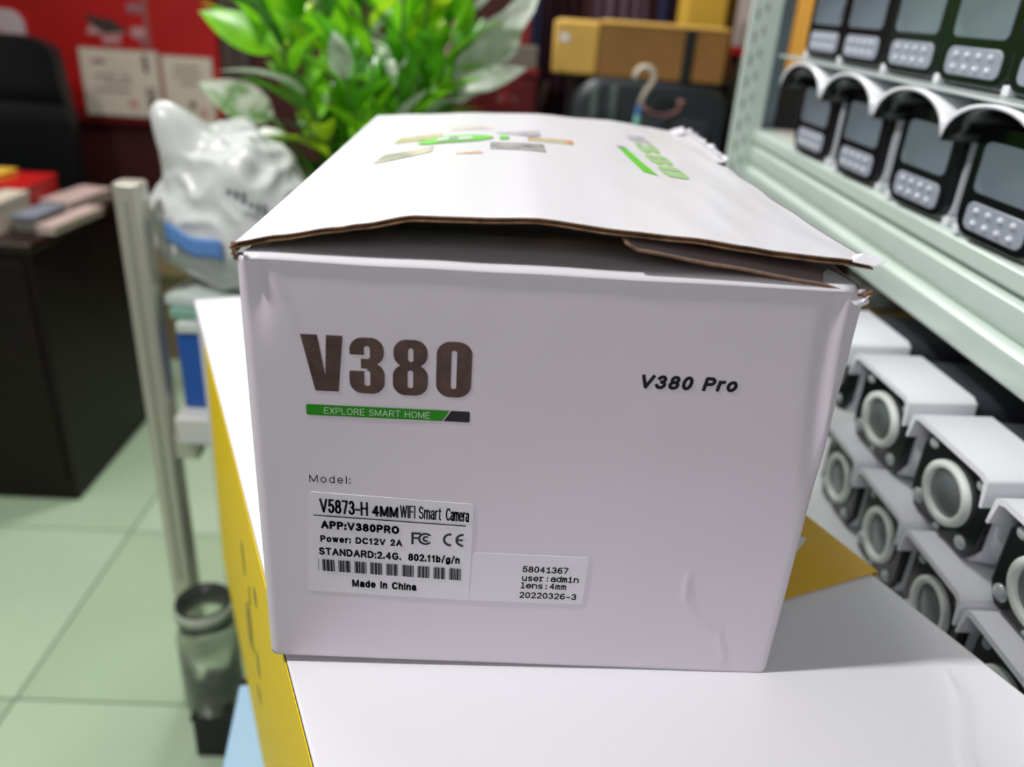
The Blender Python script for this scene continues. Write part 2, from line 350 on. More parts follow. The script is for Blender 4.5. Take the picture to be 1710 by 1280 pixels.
def text(b, s, x0, x1, z0, z1, cap, fn, wgt=.13, shear=0., mono=False, gap=.17, h=None):
    """stroke lettering: s between x0 and x1, baseline from z0 (left) to z1 (right), capitals cap high, wgt = stroke / cap height"""
    lines, x = [], 0.
    for ch in s:
        w, P = GL[ch]
        if mono:
            k = min(1., .50/w) if w > .5 else (1.15 if w > .3 else 1); P = list(P)+[q for q in SERIF.get(ch, [])]
            P = [[((u-w/2)*k, v) for u, v in q] for q in P]; lines += [[(u+x, v) for u, v in q] for q in P]; x += .76
        else:
            lines += [[(u+x, v) for u, v in q] for q in P]; x += w+gap+wgt
    us_ = [u for q in lines for u, v in q]; a0, a1 = min(us_), max(us_); t_ = cap*wgt
    sx = (x1-x0-t_)/(a1-a0)
    tr = lambda u, v: (x0+t_/2+(u-a0)*sx+shear*v*cap, z0+(z1-z0)*(u-a0)/(a1-a0)+t_/2+v*(cap-t_))
    hw = t_/2
    for q in lines:
        Q = [tr(u, v) for u, v in q]
        for (ax, az), (bx_, bz) in zip(Q, Q[1:]):
            dx, dz = bx_-ax, bz-az; l = math.hypot(dx, dz) or 1; nx_, nz_ = -dz/l*hw, dx/l*hw; ex, ez = 0, 0
            if math.dist(Q[0], Q[-1]) > 1e-5:      # square caps
                ux, uz = dx/l*hw*.9, dz/l*hw*.9
                if (ax, az) == Q[0]: ax, az = ax-ux, az-uz
                if (bx_, bz) == Q[-1]: bx_, bz = bx_+ux, bz+uz
            b.add([fn(ax+nx_, az+nz_), fn(ax-nx_, az-nz_), fn(bx_-nx_, bz-nz_), fn(bx_+nx_, bz+nz_)], [(0, 1, 2, 3)])
        for k, (ax, az) in enumerate(Q):
            if k in (0, len(Q)-1) and math.dist(Q[0], Q[-1]) > 1e-5: continue
            b.add([fn(ax+hw*cos(pi/4*m_+pi/8), az+hw*sin(pi/4*m_+pi/8)) for m_ in range(8)], [tuple(range(8))])
def raster(b, inside, x0, x1, z0, z1, fn, n=120, mi=0):
    h = (z1-z0)/n; m_ = max(2, int((x1-x0)/h))
    for j in range(n):
        zc = z0+(j+.5)*h; run = None
        for i in range(m_+1):
            ok = i < m_ and inside(x0+(i+.5)*h, zc)
            if ok and run is None: run = i
            if not ok and run is not None:
                b.add([fn(x0+run*h, zc-h/2), fn(x0+i*h, zc-h/2), fn(x0+i*h, zc+h/2), fn(x0+run*h, zc+h/2)], [(0, 1, 2, 3)], mi); run = None
def inrr(x, z, x0, x1, z0, z1, r):
    if not (x0 <= x <= x1 and z0 <= z <= z1): return False
    dx = max(x0+r-x, x-x1+r, 0); dz = max(z0+r-z, z-z1+r, 0); return dx*dx+dz*dz <= r*r
PF = lambda x, z: (x, FACE(x, z), z)
LW, LH = .0208, .0363
def c0(x, z): return inrr(x, z, 0, LW+.0003, 0, LH, .0085) and not inrr(x, z, .0088, .0121, .0056, LH-.0057, .0016)
def c8o(x, z): return inrr(x, z, 0, LW, 0, .0203, .0078) or inrr(x, z, .0004, LW-.0004, .0187, LH, .0078)
def c8(x, z): return c8o(x, z) and not inrr(x, z, .0088, .0120, .0049, .0165, .0015) and not inrr(x, z, .0090, .0121, .0222, .0309, .0015)
def c3(x, z):
    if not c8o(x, z): return False
    if inrr(x, z, .0088, .0122, .0051, .0152, .0015) or inrr(x, z, .0088, .0122, .0228, .0309, .0015): return False
    if x < .0068 and .0147 < z < .0252: return False
    if x < .0105 and (.0228 < z < .0252 or .0147 < z < .0165): return False
    return True
def cV(x, z):
    t = z/LH
    if not (.0073*(1-t) <= x <= .0212+(.0246-.0212)*t): return False
    if z > .0108:
        k = (z-.0108)/(LH-.0108); return not (.0136-(.0136-.0098)*k < x < .0136+(.0149-.0136)*k)
    return True
b = MB()
for fnc, ox, oz, w in ((cV, .0347, .2110, .0246), (c3, .0626, .2106, LW), (c8, .0882, .2106, LW), (c0, .1139, .2108, .0211)):
    raster(b, lambda x, z: fnc(x-ox, z-oz), ox-.0002, ox+w+.0003, oz, oz+LH, PF, 190)
b.build('foil_letters', foil, carton)
def quadfill(b, pts, fn, mi=0):
    b.add([fn(x, z) for x, z in pts], [tuple(range(len(pts)))], mi)
b = MB()
raster(b, lambda x, z: inrr(x, z, .0359, .1350, .1942, .2016, .0013) and x < .1181+(z-.1942)*.62, .0355, .1353, .1940, .2018, PF, 40, 0)
raster(b, lambda x, z: inrr(x, z, .0359, .1350, .1942, .2016, .0013) and x > .1190+(z-.1942)*.62, .0355, .1353, .1940, .2018, PF, 40, 1)
b.build('slogan_bar', [green, dark_ink], carton)
P2 = lambda x, z: (x, FACE(x, z)-.0002, z)
b = MB(); text(b, 'EXPLORE SMART HOME', .0466, .1107, .1957, .1955, .0044, P2, .10); b.build('slogan_text', wink, carton)
b = MB(); text(b, 'Model:', .0354, .0613, .1457, .1458, .0058, PF, .105, gap=.28)
b.build('printed_text', ink, carton)
b = MB(); text(b, 'V380 Pro', .2352, .2945, .2232, .2236, .0094, PF, .235, shear=.12, gap=.16)
b.build('printed_text', ink, carton)
# stickers
def sticker_obj(corners, label):
    (ax, az), (bx_, bz), (cx, cz), (dx, dz) = corners   # tl tr br bl
    r = .0022; n = 5
    def bil(u, v):
        xt = ax+(bx_-ax)*u; zt = az+(bz-az)*u; xb = dx+(cx-dx)*u; zb = dz+(cz-dz)*u
        return xb+(xt-xb)*v, zb+(zt-zb)*v
    wd = bx_-ax; ht = az-dz
    out = [bil(u/wd, v/ht) for u, v in rrect(0, wd, 0, ht, r)]
    b = MB(); b.prism(out, lambda u, v, d: Vector((u, min(frontdy(u, v), .0002)+d, v)), -.0001, -.00048)
    o = b.build('label_sticker', sticker, carton); tag(o, label); return o, bil
SF = lambda x, z: (x, -.00075, z)
stA, _ = sticker_obj([(.0352, .1388), (.1399, .1348), (.1398, .0561), (.0303, .0593)], 'white specification sticker')
b = MB()
text(b, 'V5873-H', .0411, .0722, .1235, .1222, .0108, SF, .135)
text(b, '4MM', .0746, .0917, .1223, .1218, .0085, SF, 0.2)
text(b, 'WIFI Smart', .0926, .1194, .1221, .1214, .0098, SF, .095)
text(b, 'Camera', .1222, .1375, .1214, .1208, .0098, SF, .10)
quadfill(b, [(.0370, .1208), (.1355, .1173), (.1355, .1181), (.0370, .1216)], SF)
text(b, 'APP:V380PRO', .0415, .0922, .1110, .1090, .0063, SF, .24)
text(b, 'Power: DC12V 2A', .0406, .0942, .1003, .0992, .0053, SF, .22)
text(b, 'STANDARD:2.4G.', .0394, .0935, .0898, .0878, .0060, SF, .205)
text(b, '802.11b/g/n', .0981, .1325, .0878, .0869, .0060, SF, .205)
text(b, 'Made in China', .0605, .1040, .0640, .0626, .0062, SF, .21)
def ring(x, z, cx, cz, r0, r1): d = math.hypot(x-cx, z-cz); return r0 <= d <= r1
fcc = lambda x, z: (0 <= x <= .0017 and 0 <= z <= .0095) or (0 <= x <= .0062 and .0080 <= z <= .0095) or (0 <= x <= .0048 and .0043 <= z <= .0057) or \
    (ring(x, z, .0092, .0047, .0033, .0048) and not (x > .0105 and abs(z-.0047) < .0026)) or (ring(x, z, .0096, .0047, .0010, .0023) and not (x > .0103 and abs(z-.0047) < .0012))
raster(b, lambda x, z: fcc(x-.1001, z-.1014), .0998, .1150, .1010, .1115, SF, 60)
cef = lambda x, z: (ring(x, z, .0052, .0050, .0036, .0052) and x < .0056) or (ring(x, z, .0134, .0050, .0036, .0052) and x < .0136) or (.0085 < x < .0132 and abs(z-.0050) < .0007)
raster(b, lambda x, z: cef(x-.1208, z-.1012), .1205, .1345, .1010, .1115, SF, 60)
rnd = random.Random(3)
x = .0385; g = 0
bars = [(.0385, .0003)]
gs = [.0411]+[.0518+.01055*k for k in range(8)]
pat = [(.0, .0004), (.0008, .0012), (.0023, .0004), (.0031, .0010), (.0045, .0005), (.0055, .0014), (.0073, .0004), (.0081, .0004)]
for gi, gx in enumerate(gs):
    for k, (o_, w) in enumerate(pat):
        bars.append((gx+o_*(.93 if gi else .97), w*(1 if (k+gi) % 3 else 1.3)))
for bx0, w in bars:
    if bx0+w > .1352: continue
    t = (bx0-.0385)/.096; zt = .0862-.0036*t; quadfill(b, [(bx0, zt-.0096), (bx0+w, zt-.0096), (bx0+w, zt), (bx0, zt)], SF)
tx = b.build('printed_text', ink, stA)
stB, _ = sticker_obj([(.1411, .0966), (.2187, .0964), (.2178, .0568), (.1398, .0561)], 'small white serial number sticker')
b = MB()
text(b, '58041367', .1748, .2058, .0822, .0822, .0052, SF, .17, mono=True)
text(b, 'user:admin', .1749, .2135, .0749, .0749, .0052, SF, .17, mono=True)
text(b, 'lens:4mm', .1745, .2056, .0685, .0685, .0052, SF, .17, mono=True)
text(b, '20220326-3', .1742, .2133, .0602, .0602, .0052, SF, .17, mono=True)
b.build('printed_text', ink, stB)

# -- printing on the lid ---------------------------------------------------
def onlid(x, y, h=.0004): return (x, y, lidz(x, y)+h)
def lidquad(b, q, mi=0, n=8, h=.0004):
    (ax, ay), (bx_, by), (cx, cy), (dx, dy) = q; vs = []
    for j in range(n+1):
        for i in range(n+1):
            u, v = i/n, j/n; xb = ax+(bx_-ax)*u; yb = ay+(by-ay)*u; xt = dx+(cx-dx)*u; yt = dy+(cy-dy)*u
            vs.append(onlid(xb+(xt-xb)*v, yb+(yt-yb)*v, h))
    b.add(vs, [(j*(n+1)+i, j*(n+1)+i+1, (j+1)*(n+1)+i+1, (j+1)*(n+1)+i) for j in range(n) for i in range(n)], mi)
def photo_mat(name, c1, c2, sc):
    M = mat(name, c1, .45); nt = M.node_tree; bs = nt.nodes['Principled BSDF']
    tc = nt.nodes.new('ShaderNodeTexCoord'); n = nt.nodes.new('ShaderNodeTexNoise'); n.inputs['Scale'].default_value = sc; n.inputs['Detail'].default_value = 1
    cr = nt.nodes.new('ShaderNodeValToRGB'); cr.color_ramp.elements[0].position = .42; cr.color_ramp.elements[1].position = .6
    cr.color_ramp.elements[0].color = (*sL(c1), 1); cr.color_ramp.elements[1].color = (*sL(c2), 1)
    nt.links.new(tc.outputs['Object'], n.inputs['Vector']); nt.links.new(n.outputs['Fac'], cr.inputs[0]); nt.links.new(cr.outputs[0], bs.inputs['Base Color']); return M
PH = [('photo green and rose', (150, 166, 84), (205, 180, 165), 45, [(.050, .325), (.093, .344), (.091, .384), (.053, .365)]),
      ('photo pale beige', (205, 200, 190), (222, 216, 208), 40, [(.095, .395), (.140, .416), (.139, .448), (.093, .425)]),
      ('photo lilac grey', (150, 152, 165), (190, 185, 188), 40, [(.141, .385), (.176, .357), (.186, .366), (.186, .406)]),
      ('photo orange and green', (205, 140, 92), (190, 200, 160), 50, [(.172, .330), (.215, .330), (.216, .356), (.173, .354)]),
      ('photo olive room', (140, 146, 120), (196, 188, 160), 45, [(.046, .218), (.090, .259), (.089, .291), (.050, .262)]),
      ('photo brown tools', (190, 140, 100), (230, 222, 215), 70, [(.110, .240), (.133, .247), (.131, .262), (.112, .256)]),
      ('photo grey hall', (112, 112, 120), (168, 164, 160), 40, [(.138, .275), (.186, .266), (.186, .313), (.138, .318)])]
for nm, c1, c2, sc, q in PH:
    b = MB(); lidquad(b, q); b.build('printed_photo', photo_mat(nm, c1, c2, sc), lid)
b = MB(); cx, cy = .1065, .333
N = 40; el = [(cx+.034*cos(2*pi*k/N)+.008*sin(2*pi*k/N)*0+.0*1, cy+.024*sin(2*pi*k/N)+.016*cos(2*pi*k/N)) for k in range(N)]
b.add([onlid(cx, cy, .0008)]+[onlid(x, y, .0008) for x, y in el], [(0, 1+k, 1+(k+1) % N) for k in range(N)], 0)
lidquad(b, [(.089, .316), (.121, .329), (.121, .347), (.089, .334)], 1, 6, .0012)
lidquad(b, [(.146, .336), (.155, .336), (.155, .360), (.146, .360)], 0, 4, .0008)
b.build('green_emblem', [lgreen, paper], lid)
b = MB(); lidquad(b, [(.100, .323), (.108, .326), (.108, .341), (.100, .338)], 0, 3, .0015); b.build('emblem_mark', mat('grey ink', (150, 158, 152), .5), lid)
b = MB(); lidquad(b, [(.262, .219), (.272, .208), (.267, .345), (.259, .345)], 0, 14); lidquad(b, [(.259, .347), (.267, .347), (.266, .358), (.258, .358)], 1, 4)
b.build('slogan_bar', [lgreen, mat('grey print', (130, 130, 140), .5)], lid)
# four big letters of the logo, reading towards the viewer, on the lid
lg2 = mat('green foil reflection', (165, 205, 140), .4); gy2 = mat('grey foil reflection', (190, 188, 198), .4)  # green and grey reflections in the foil letters, put in as flat colour
b = MB(); yy = [.462, .399, .335, .270]
for k, fnc in enumerate((cV, c3, c8, c0)):
    w = .0246 if k == 0 else .0211
    def mp(x, z, k=k, w=w): return onlid(.280+z/LH*.0205-.0+(x/w)*-.0, yy[k]-x/w*.058, .0005)
    raster(b, fnc, 0, w, 0, LH, mp, 46, 1 if k == 0 else 0)
b.build('foil_letters', [lg2, gy2], lid)

# ------------------------------------------------------------------ large white and yellow carton underneath
PX, PY = Vector((.918, .397, 0)), Vector((.397, -.918, 0)); O0 = Vector((-.288, .695, 0)); LWD, LLN, LHT = .4834, 1.12, .47
low = thing('carton', (O0.x, O0.y, -LHT), 'long white carton with yellow printed side, lying beneath the opened carton', 'box', rz=math.atan2(.397, .918)-pi/2)
# local frame: x along length (towards viewer), y across
LM = Matrix(((PY.x, PX.x, 0), (PY.y, PX.y, 0), (0, 0, 1)))   # columns length, width
low.rotation_euler = (0, 0, math.atan2(PY.y, PY.x))
def lw(a, w, z): return Vector((a, w, z))           # rotation of +90 about z maps +y to PX
b = MB(); NA, NW = 320, 260; vs = []
fold = [(.6985, -.004), (.70, .30)]
def lowz(a, w):
    z = .0
    # crease running across the right of the top
    aa = (a-.75)
    xc = .453-.90*(a-.936)+.004*sin(a*80)
    z += .0016*math.exp(-((w-xc)/.0022)**2)*max(0, min(1, (a-.935)/.02))
    z += .0012*math.exp(-((w-xc-.008)/.0022)**2)*max(0, min(1, (a-.95)/.02))
    z += .0008*noise.noise(Vector((a*5, w*5, 2)))-.0008
    # slightly sagging along the left edge by the front of the upper carton
    z -= .006*max(0, 1-w/.30)*max(0, min(1, (a-.45)/.2))
    return z
for j in range(NW+1):
    for i in range(NA+1):
        a = LLN*i/NA; w = LWD*j/NW
        vs.append((a, w, LHT+lowz(a, w)))
b.add(vs, [(j*(NA+1)+i, j*(NA+1)+i+1, (j+1)*(NA+1)+i+1, (j+1)*(NA+1)+i) for j in range(NW) for i in range(NA)])
solid(b.build('top_panel', [paper, kraft], low, smooth=True), .004, -1)
for (nm, d) in (('side_panel', (0, LLN, 0, .004, 0, LHT-.012)), ('side_panel', (0, LLN, LWD-.004, LWD, 0, LHT-.004)), ('end_panel', (0, .004, .004, LWD-.004, 0, LHT-.004)), ('end_panel', (LLN-.004, LLN, .004, LWD-.004, 0, LHT-.012)), ('bottom_panel', (.004, LLN-.004, .004, LWD-.004, .001, .005))):
    o = bx(nm, paper, d, low)
# left side skirt follows the sagging edge
b = MB(); vs = []
for i in range(NA+1):
    a = LLN*i/NA; vs += [(a, -.0003, LHT-.016), (a, -.0003, LHT+lowz(a, 0)-.0005)]
b.add(vs, [(2*i, 2*i+1, 2*i+3, 2*i+2) for i in range(NA)]); b.build('fold_edge', paper, low)
b = MB(); vs = []; n = 60
for i in range(n+1):
    t = i/n; a = .166+(LLN-.166)*t; vs += [(a, -.0012, LHT+lowz(a, 0)-.001), (max(.0, a-.166*(1-t)**3*1.0), -.0012, .002)]
b.add(vs, [(2*i, 2*i+1, 2*i+3, 2*i+2) for i in range(n)]); solid(b.build('yellow_print', yellow, low), .0006, 0)
b = MB()
for a, z, w, h in ((.46, LHT-.15, .010, .04), (.50, LHT-.16, .006, .02), (.44, LHT-.265, .016, .055), (.475, LHT-.25, .008, .07), (.52, LHT-.24, .012, .03), (.49, LHT-.30, .02, .012), (.56, LHT-.11, .012, .016)):
    b = MB(); b.box(a, a+w, -.0021, -.0012, z, z+h); b.build('printed_mark', dark_ink, low)
# yellow flap at the right
b = MB(); n = 10; vs = []
for i in range(n+1):
    a = .70+.1365*i/n
    for w in (.30, .36, .42, .46, LWD+.004, LWD+.006):
        z = LHT+lowz(a, min(w, LWD))+.0016
        if w > LWD+.005: z -= .02
        vs.append((a, w, z))
b.add(vs, [(i*6+k, i*6+k+1, (i+1)*6+k+1, (i+1)*6+k) for i in range(n) for k in range(5)])
yf = solid(b.build('yellow_flap', [yellow2, kraft], low), .0012, -1); tag(yf, 'yellow printed strip across the right edge')
b = MB(); b.add([(.765, .445, LHT+.0024), (.778, .462, LHT+.0024), (.790, .440, LHT+.0024), (.782, .425, LHT+.0024)], [(0, 1, 2, 3)]); b.build('arrow_print', paper, yf)
# carton under it
BP = O0+PY*.30-PX*.012
lb = thing('carton', (BP.x, BP.y, FZ0), 'pale blue and white carton on the floor carrying the stack', 'box')
lb.rotation_euler = (0, 0, math.atan2(PY.y, PY.x)-R(16))
bx('body', mat('pale blue board', (168, 206, 246), .4), (.0, .72, .0, .36, 0, -LHT-FZ0-.001), lb, .002)
bx('white_print', paper, (.06, .70, -.0009, -.0001, .0, .48), lb)

# ------------------------------------------------------------------ metal rack on the right
RX = .65
rack = thing('shelf_rack', (RX, .6, FZ0), 'pale green painted metal shelf rack along the right side', 'shelf')
ro = lambda x, y, z: (x-RX, y-.6, z-FZ0)
def rbox(name, m_, x0, x1, y0, y1, z0, z1, bevel=.001, parent=rack):
    return bx(name, m_, (x0-RX, x1-RX, y0-.6, y1-.6, z0-FZ0, z1-FZ0), parent, bevel)
b = MB()
prof = [(.034, .118), (.0, .118), (-.004, .124), (-.004, .150), (.002, .156), (.010, .158), (.004, .163), (.0, .168), (.0, .192), (.006, .196), (.014, .197), (.006, .201), (.0, .205), (0, .222), (.006, .226), (.034, .226)]
b.prism([(x, z-FZ0) for x, z in prof], FY, -.68, .62)
b.build('beam', alu, rack, bevel=.0012)
rbox('shelf_board', mat('pale grey shelf top', (206, 212, 212), .4), .684, 1.16, -.08, 1.22, .212, .226)
post = rbox('post', alu, .612, .650, 1.22, 1.235, FZ0, 1.0)
rbox('post', alu_shade, .668, .70, 1.245, 1.26, FZ0, 1.0)
b = MB(); b.box(.650-RX, .668-RX, 1.22-.6, 1.26-.6, 0, 1.0-FZ0); b.build('post_web', alu, rack)
hole = mat('dark slot', (120, 132, 126), .7); b = MB()
for k in range(26):
    z = .02+.04*k
    b.box(.622-RX, .626-RX, .6190, .6202, z-FZ0, z+.02-FZ0); b.box(.637-RX, .641-RX, .6190, .6202, z-FZ0+.015, z+.03-FZ0)
b.build('slots', hole, post)
rbox('post', alu, .66, .70, -.105, -.085, FZ0, 1.0)
rbox('post', alu, 1.12, 1.16, -.105, -.085, FZ0, 1.0); rbox('post', alu, 1.12, 1.16, 1.24, 1.26, FZ0, 1.0)
white_shelf = mat('white shelf', (226, 230, 230), .35)
rbox('shelf_board', white_shelf, .540, 1.16, .0, 1.22, -.1465, -.1345)
rbox('beam', alu, .540, .575, .0, 1.215, -.20, -.147)
rbox('back_panel', mat('dark grey sheet', (44, 44, 46), .7), 1.16, 1.17, -.1, 1.25, FZ0, 1.0)
rbox('foot_shelf', alu, .66, 1.16, -.08, 1.22, -.90, -.88)

# -- security cameras -------------------------------------------------------
def body_loft(b, rings, mi=0):
    """rings: (x, outline in yz)"""
    n = len(rings[0][1]); vs = [(x, p[0], p[1]) for x, P in rings for p in P]
    b.add(vs, [(i*n+k, (i+1)*n+k, (i+1)*n+(k+1) % n, i*n+(k+1) % n) for i in range(len(rings)-1) for k in range(n)], mi)
    b.add([(rings[0][0], p[0], p[1]) for p in rings[0][1]], [tuple(range(n))], mi); b.add([(rings[-1][0], p[0], p[1]) for p in rings[-1][1]], [tuple(range(n))[::-1]], mi)
def cam_led(name, label):
    t = thing(name, (0, 0, 0), label, 'camera')
    b = MB(); body_loft(b, [(.004, rrect(-.060, .060, .002, .112, .022)), (.05, rrect(-.057, .057, .003, .110, .022)), (.20, rrect(-.045, .045, .010, .10, .02))])
    b.box(-.002, .06, -.064, -.054, 0, .010); b.box(-.002, .06, .054, .064, 0, .010)
    b.build('body', white_plastic, t, smooth=False, bevel=.001)
    b = MB(); b.prism(rrect(-.0575, .0575, .004, .118, .022), FX, -.006, .006); fpl = b.build('face_plate', black_plastic, t, bevel=.0015)
    b = MB(); b.prism(rrect(-.043, .043, .050, .102, .008), FX, -.0075, -.004); b.build('window', glassgrey, fpl, bevel=.001)
    b = MB(); b.prism(rrect(-.043, .043, .012, .041, .009), FX, -.0075, -.004); b.build('led_panel', ledplate, fpl, bevel=.001)
    for i in range(4):
        for j in range(2):
            b = MB(); b.lathe([(.0038, .002), (.0036, -.001), (.002, -.0028), (.0001, -.0034)], (0, 0, 0), 'x', 10)
            b.build('led', ledm, fpl, smooth=True, loc=(-.0078, -.027+.018*i, .020+.013*j))
    # arched sun hood
    b = MB(); out, inn = [], []
    def arch(s, drop): 
        P = []
        for k in range(17):
            a = pi*k/16; P.append((s*.0655*cos(a)*(1.0+.06*abs(cos(a))**6), .100+drop+(.040)*sin(a)**.8))
        return P
    def shell(x0, x1, dz0, dz1):
        A = [(x0, arch(1, dz0)), (x0+.03, arch(.985, (dz0*2+dz1)/3)), (x1, arch(.93, dz1))]
        I = [(x, [(y*.94, z-.0040) for y, z in P]) for x, P in A]
        n = 17; vs = [(x, y, z) for x, P in A for y, z in P]+[(x, y, z) for x, P in I for y, z in P]; m_ = 3*n
        fs = [(i*n+k, i*n+k+1, (i+1)*n+k+1, (i+1)*n+k) for i in range(2) for k in range(n-1)]
        fs += [(m_+i*n+k, m_+(i+1)*n+k, m_+(i+1)*n+k+1, m_+i*n+k+1) for i in range(2) for k in range(n-1)]
        fs += [(k, m_+k, m_+k+1, k+1) for k in range(n-1)]+[(2*n+k, 2*n+k+1, m_+2*n+k+1, m_+2*n+k) for k in range(n-1)]
        fs += [(i*n, (i+1)*n, m_+(i+1)*n, m_+i*n) for i in range(2)]+[(i*n+n-1, m_+i*n+n-1, m_+(i+1)*n+n-1, (i+1)*n+n-1) for i in range(2)]
        b.add(vs, fs); b.mi[-len(fs):] = [1 if 2*(n-1) <= q < 4*(n-1) else 0 for q in range(len(fs))]
    shell(-.042, .17, 0, -.001)
    b.build('sun_hood', [white_plastic, black_plastic], t, smooth=True)
    b = MB(); b.tube([(.20, 0, .06), (.24, 0, .05), (.26, 0, .02), (.26, 0, .0015)], [.015, .015, .016, .022], 10); b.build('bracket', white_plastic, t, smooth=True)
    return t
def cam_ring(name, label):
    t = thing(name, (0, 0, 0), label, 'camera')
    b = MB(); body_loft(b, [(.004, rrect(-.046, .046, .0, .088, .012)), (.02, rrect(-.051, .051, 0, .091, .012)), (.058, rrect(-.049, .049, .0, .090, .012))])
    b.build('body', white_plastic, t, bevel=.001)
    b = MB(); body_loft(b, [(.0585, rrect(-.050, .050, .0, .103, .016)), (.19, rrect(-.046, .046, .0, .098, .016))]); b.build('shaded_rear', mat('shaded housing grey', (58, 60, 68), .5), t, bevel=.001)  # dark grey stands for beam shade on the rear of the white bodies
    b = MB(); b.prism([(-.049, .020), (-.038, .002), (.038, .002), (.049, .020), (.049, .076), (.040, .093), (-.040, .093), (-.049, .076)], FX, -.004, .006)
    fpl = b.build('face_plate', black_plastic, t, bevel=.003)
    b = MB(); pr = [(.0235, -.004), (.0235, -.0085), (.0245, -.0095), (.0300, -.0095), (.0310, -.0085), (.0315, -.004)]; b.lathe(pr, (0, 0, .047), 'x', 36)
    b.build('lens_ring', rim_white, fpl, smooth=True)
    b = MB(); b.lathe([(.0235, -.0045), (.018, -.0060), (.009, -.0068), (.0002, -.007)], (0, 0, .047), 'x', 28); b.build('lens', lensgrey, fpl, smooth=True)
    for y, z, r in ((-.034, .081, .006), (.035, .080, .006), (.034, .018, .0080), (-.032, .016, .0070), (.0, .0085, .0035)):
        b = MB(); b.lathe([(r, .001), (r*.95, -.0012), (r*.6, -.0028), (.0002, -.0034)], (0, 0, 0), 'x', 14); b.build('led', mat('clear led', (176, 182, 184), .15, spec=.8), fpl, smooth=True, loc=(-.004, y, z))
    b = MB()
    top = [(-.0565, .074), (-.0535, .074), (-.050, .0965), (-.044, .0985), (.044, .0985), (.050, .0965), (.0535, .074), (.0565, .074), (.0545, .100), (.047, .1045), (-.047, .1045), (-.0545, .100)]
    body_loft(b, [(-.020, top), (.057, [(y*.97, z) for y, z in top])]); b.build('sun_hood', white_plastic, t, bevel=.0012)
    return t
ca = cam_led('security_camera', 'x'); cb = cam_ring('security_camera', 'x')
def place(src, loc, rz, label, group, first=[]):
    o = src if src.name not in first else copy_tree(src)
    first.append(src.name); o.location = loc; o.rotation_euler = (0, 0, rz); o['label'] = label; o['group'] = group
    return o
SH = .2265
row2 = [(.362, 'white arch-hooded camera nearest the viewer on the upper shelf, its eight leds clear'), (.532, 'arch-hooded camera second from the right in the row on the upper shelf'),
        (.715, 'arch-hooded camera third from the right in the row on the upper shelf'), (.900, 'arch-hooded camera at the far end of the upper shelf beside the post')]
for y, l in row2: place(ca, (.655, y, SH), R(3), l, 'arch-hooded cameras standing on the upper shelf').scale = (1, 1.14, 1)
sheet = bx('clear_sheet', mat('frosted acrylic', (206, 218, 216), .3, trans=.3), (.618, .93, .30, 1.04, SH+.1405, SH+.1440), None, .001)
tag(sheet, 'thin frosted sheet lying over the hoods of the upper shelf row', 'sheet')
rowt = [(.345, 'camera at the right edge of the top row, mostly cut by the frame'), (.487, 'top row camera second from the right, above the frosted sheet, dark reflection in its window'),
        (.632, 'top row camera third from the right above the frosted sheet'), (.785, 'top row camera fourth from the right, above the frosted sheet'), (.930, 'farthest camera of the top row, half hidden behind its neighbour')]
for y, l in rowt: place(ca, (.655, y, SH+.1445), R(4), l, 'cameras standing on the frosted sheet in the top row')
Z1 = -.134
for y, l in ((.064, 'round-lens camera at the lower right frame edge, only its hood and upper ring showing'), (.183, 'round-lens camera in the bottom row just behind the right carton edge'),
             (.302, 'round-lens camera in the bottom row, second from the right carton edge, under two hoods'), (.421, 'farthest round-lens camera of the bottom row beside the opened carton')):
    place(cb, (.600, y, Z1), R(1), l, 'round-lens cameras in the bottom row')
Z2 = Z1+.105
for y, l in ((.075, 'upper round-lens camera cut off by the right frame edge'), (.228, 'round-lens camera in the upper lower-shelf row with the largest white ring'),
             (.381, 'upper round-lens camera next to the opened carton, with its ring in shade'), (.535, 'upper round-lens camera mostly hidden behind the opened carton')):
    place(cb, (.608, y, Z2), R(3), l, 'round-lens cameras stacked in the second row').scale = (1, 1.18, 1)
# things behind them on the lower shelf
def crumple(name, c, rad, m_, amp, fr, label, cat, parent=None, seed=0, sub=5, zmin=None, extra=None):
    bm = bmesh.new(); bmesh.ops.create_icosphere(bm, subdivisions=sub, radius=1)
    for v in bm.verts:
        p = v.co.copy(); n1 = noise.noise(p*fr+Vector((seed, 0, 0))); n2 = abs(noise.noise(p*fr*2.3+Vector((0, seed, 4)))); n3 = abs(noise.noise(p*fr*5+Vector((3, seed, 1))))
        r = 1+amp*n1-amp*.75*n2-amp*.12*n3
        if extra: r += extra(p)
        v.co = Vector((p.x*rad[0], p.y*rad[1], p.z*rad[2]))*r
        if zmin is not None and v.co.z < zmin: v.co.z = zmin+(v.co.z-zmin)*.03
    me = bpy.data.meshes.new(name); bm.to_mesh(me); bm.free(); me.materials.append(m_)
    me.polygons.foreach_set('use_smooth', [True]*len(me.polygons))
    o = bpy.data.objects.new(name, me); COL.objects.link(o); o.location = c
    if parent: o.parent = parent
    else: tag(o, label, cat)
    return o
film = mat('white film', (214, 216, 214), .3, trans=.2, sub=.1, bump=.3, bscale=25)
greyfilm = mat('grey film', (150, 154, 150), .3, trans=.3, bump=.3, bscale=30)
crumple('plastic_bag', (.95, 1.00, .012), (.12, .12, .085), greyfilm, .5, 1.4, 'crumpled grey plastic bag behind the lower cameras', 'bag', seed=5, zmin=-.082)
t = thing('carton', (.93, 1.04, -.1340), 'brown carton with one raised tan flap at the far end of the lower shelf', 'box')
bx('body', tanside, (-.16, .16, -.14, .15, .0, .0008+.060), t, .001)
bx('flap', tan, (-.16, -.04, -.19, -.10, .0, .003), t, loc=(.06, .0, .13), rot=(R(24), R(8), 0))
t = thing('carton', (1.02, .62, -.1340), 'dark shaded carton with one tan flap raised, under the upper shelf', 'box')
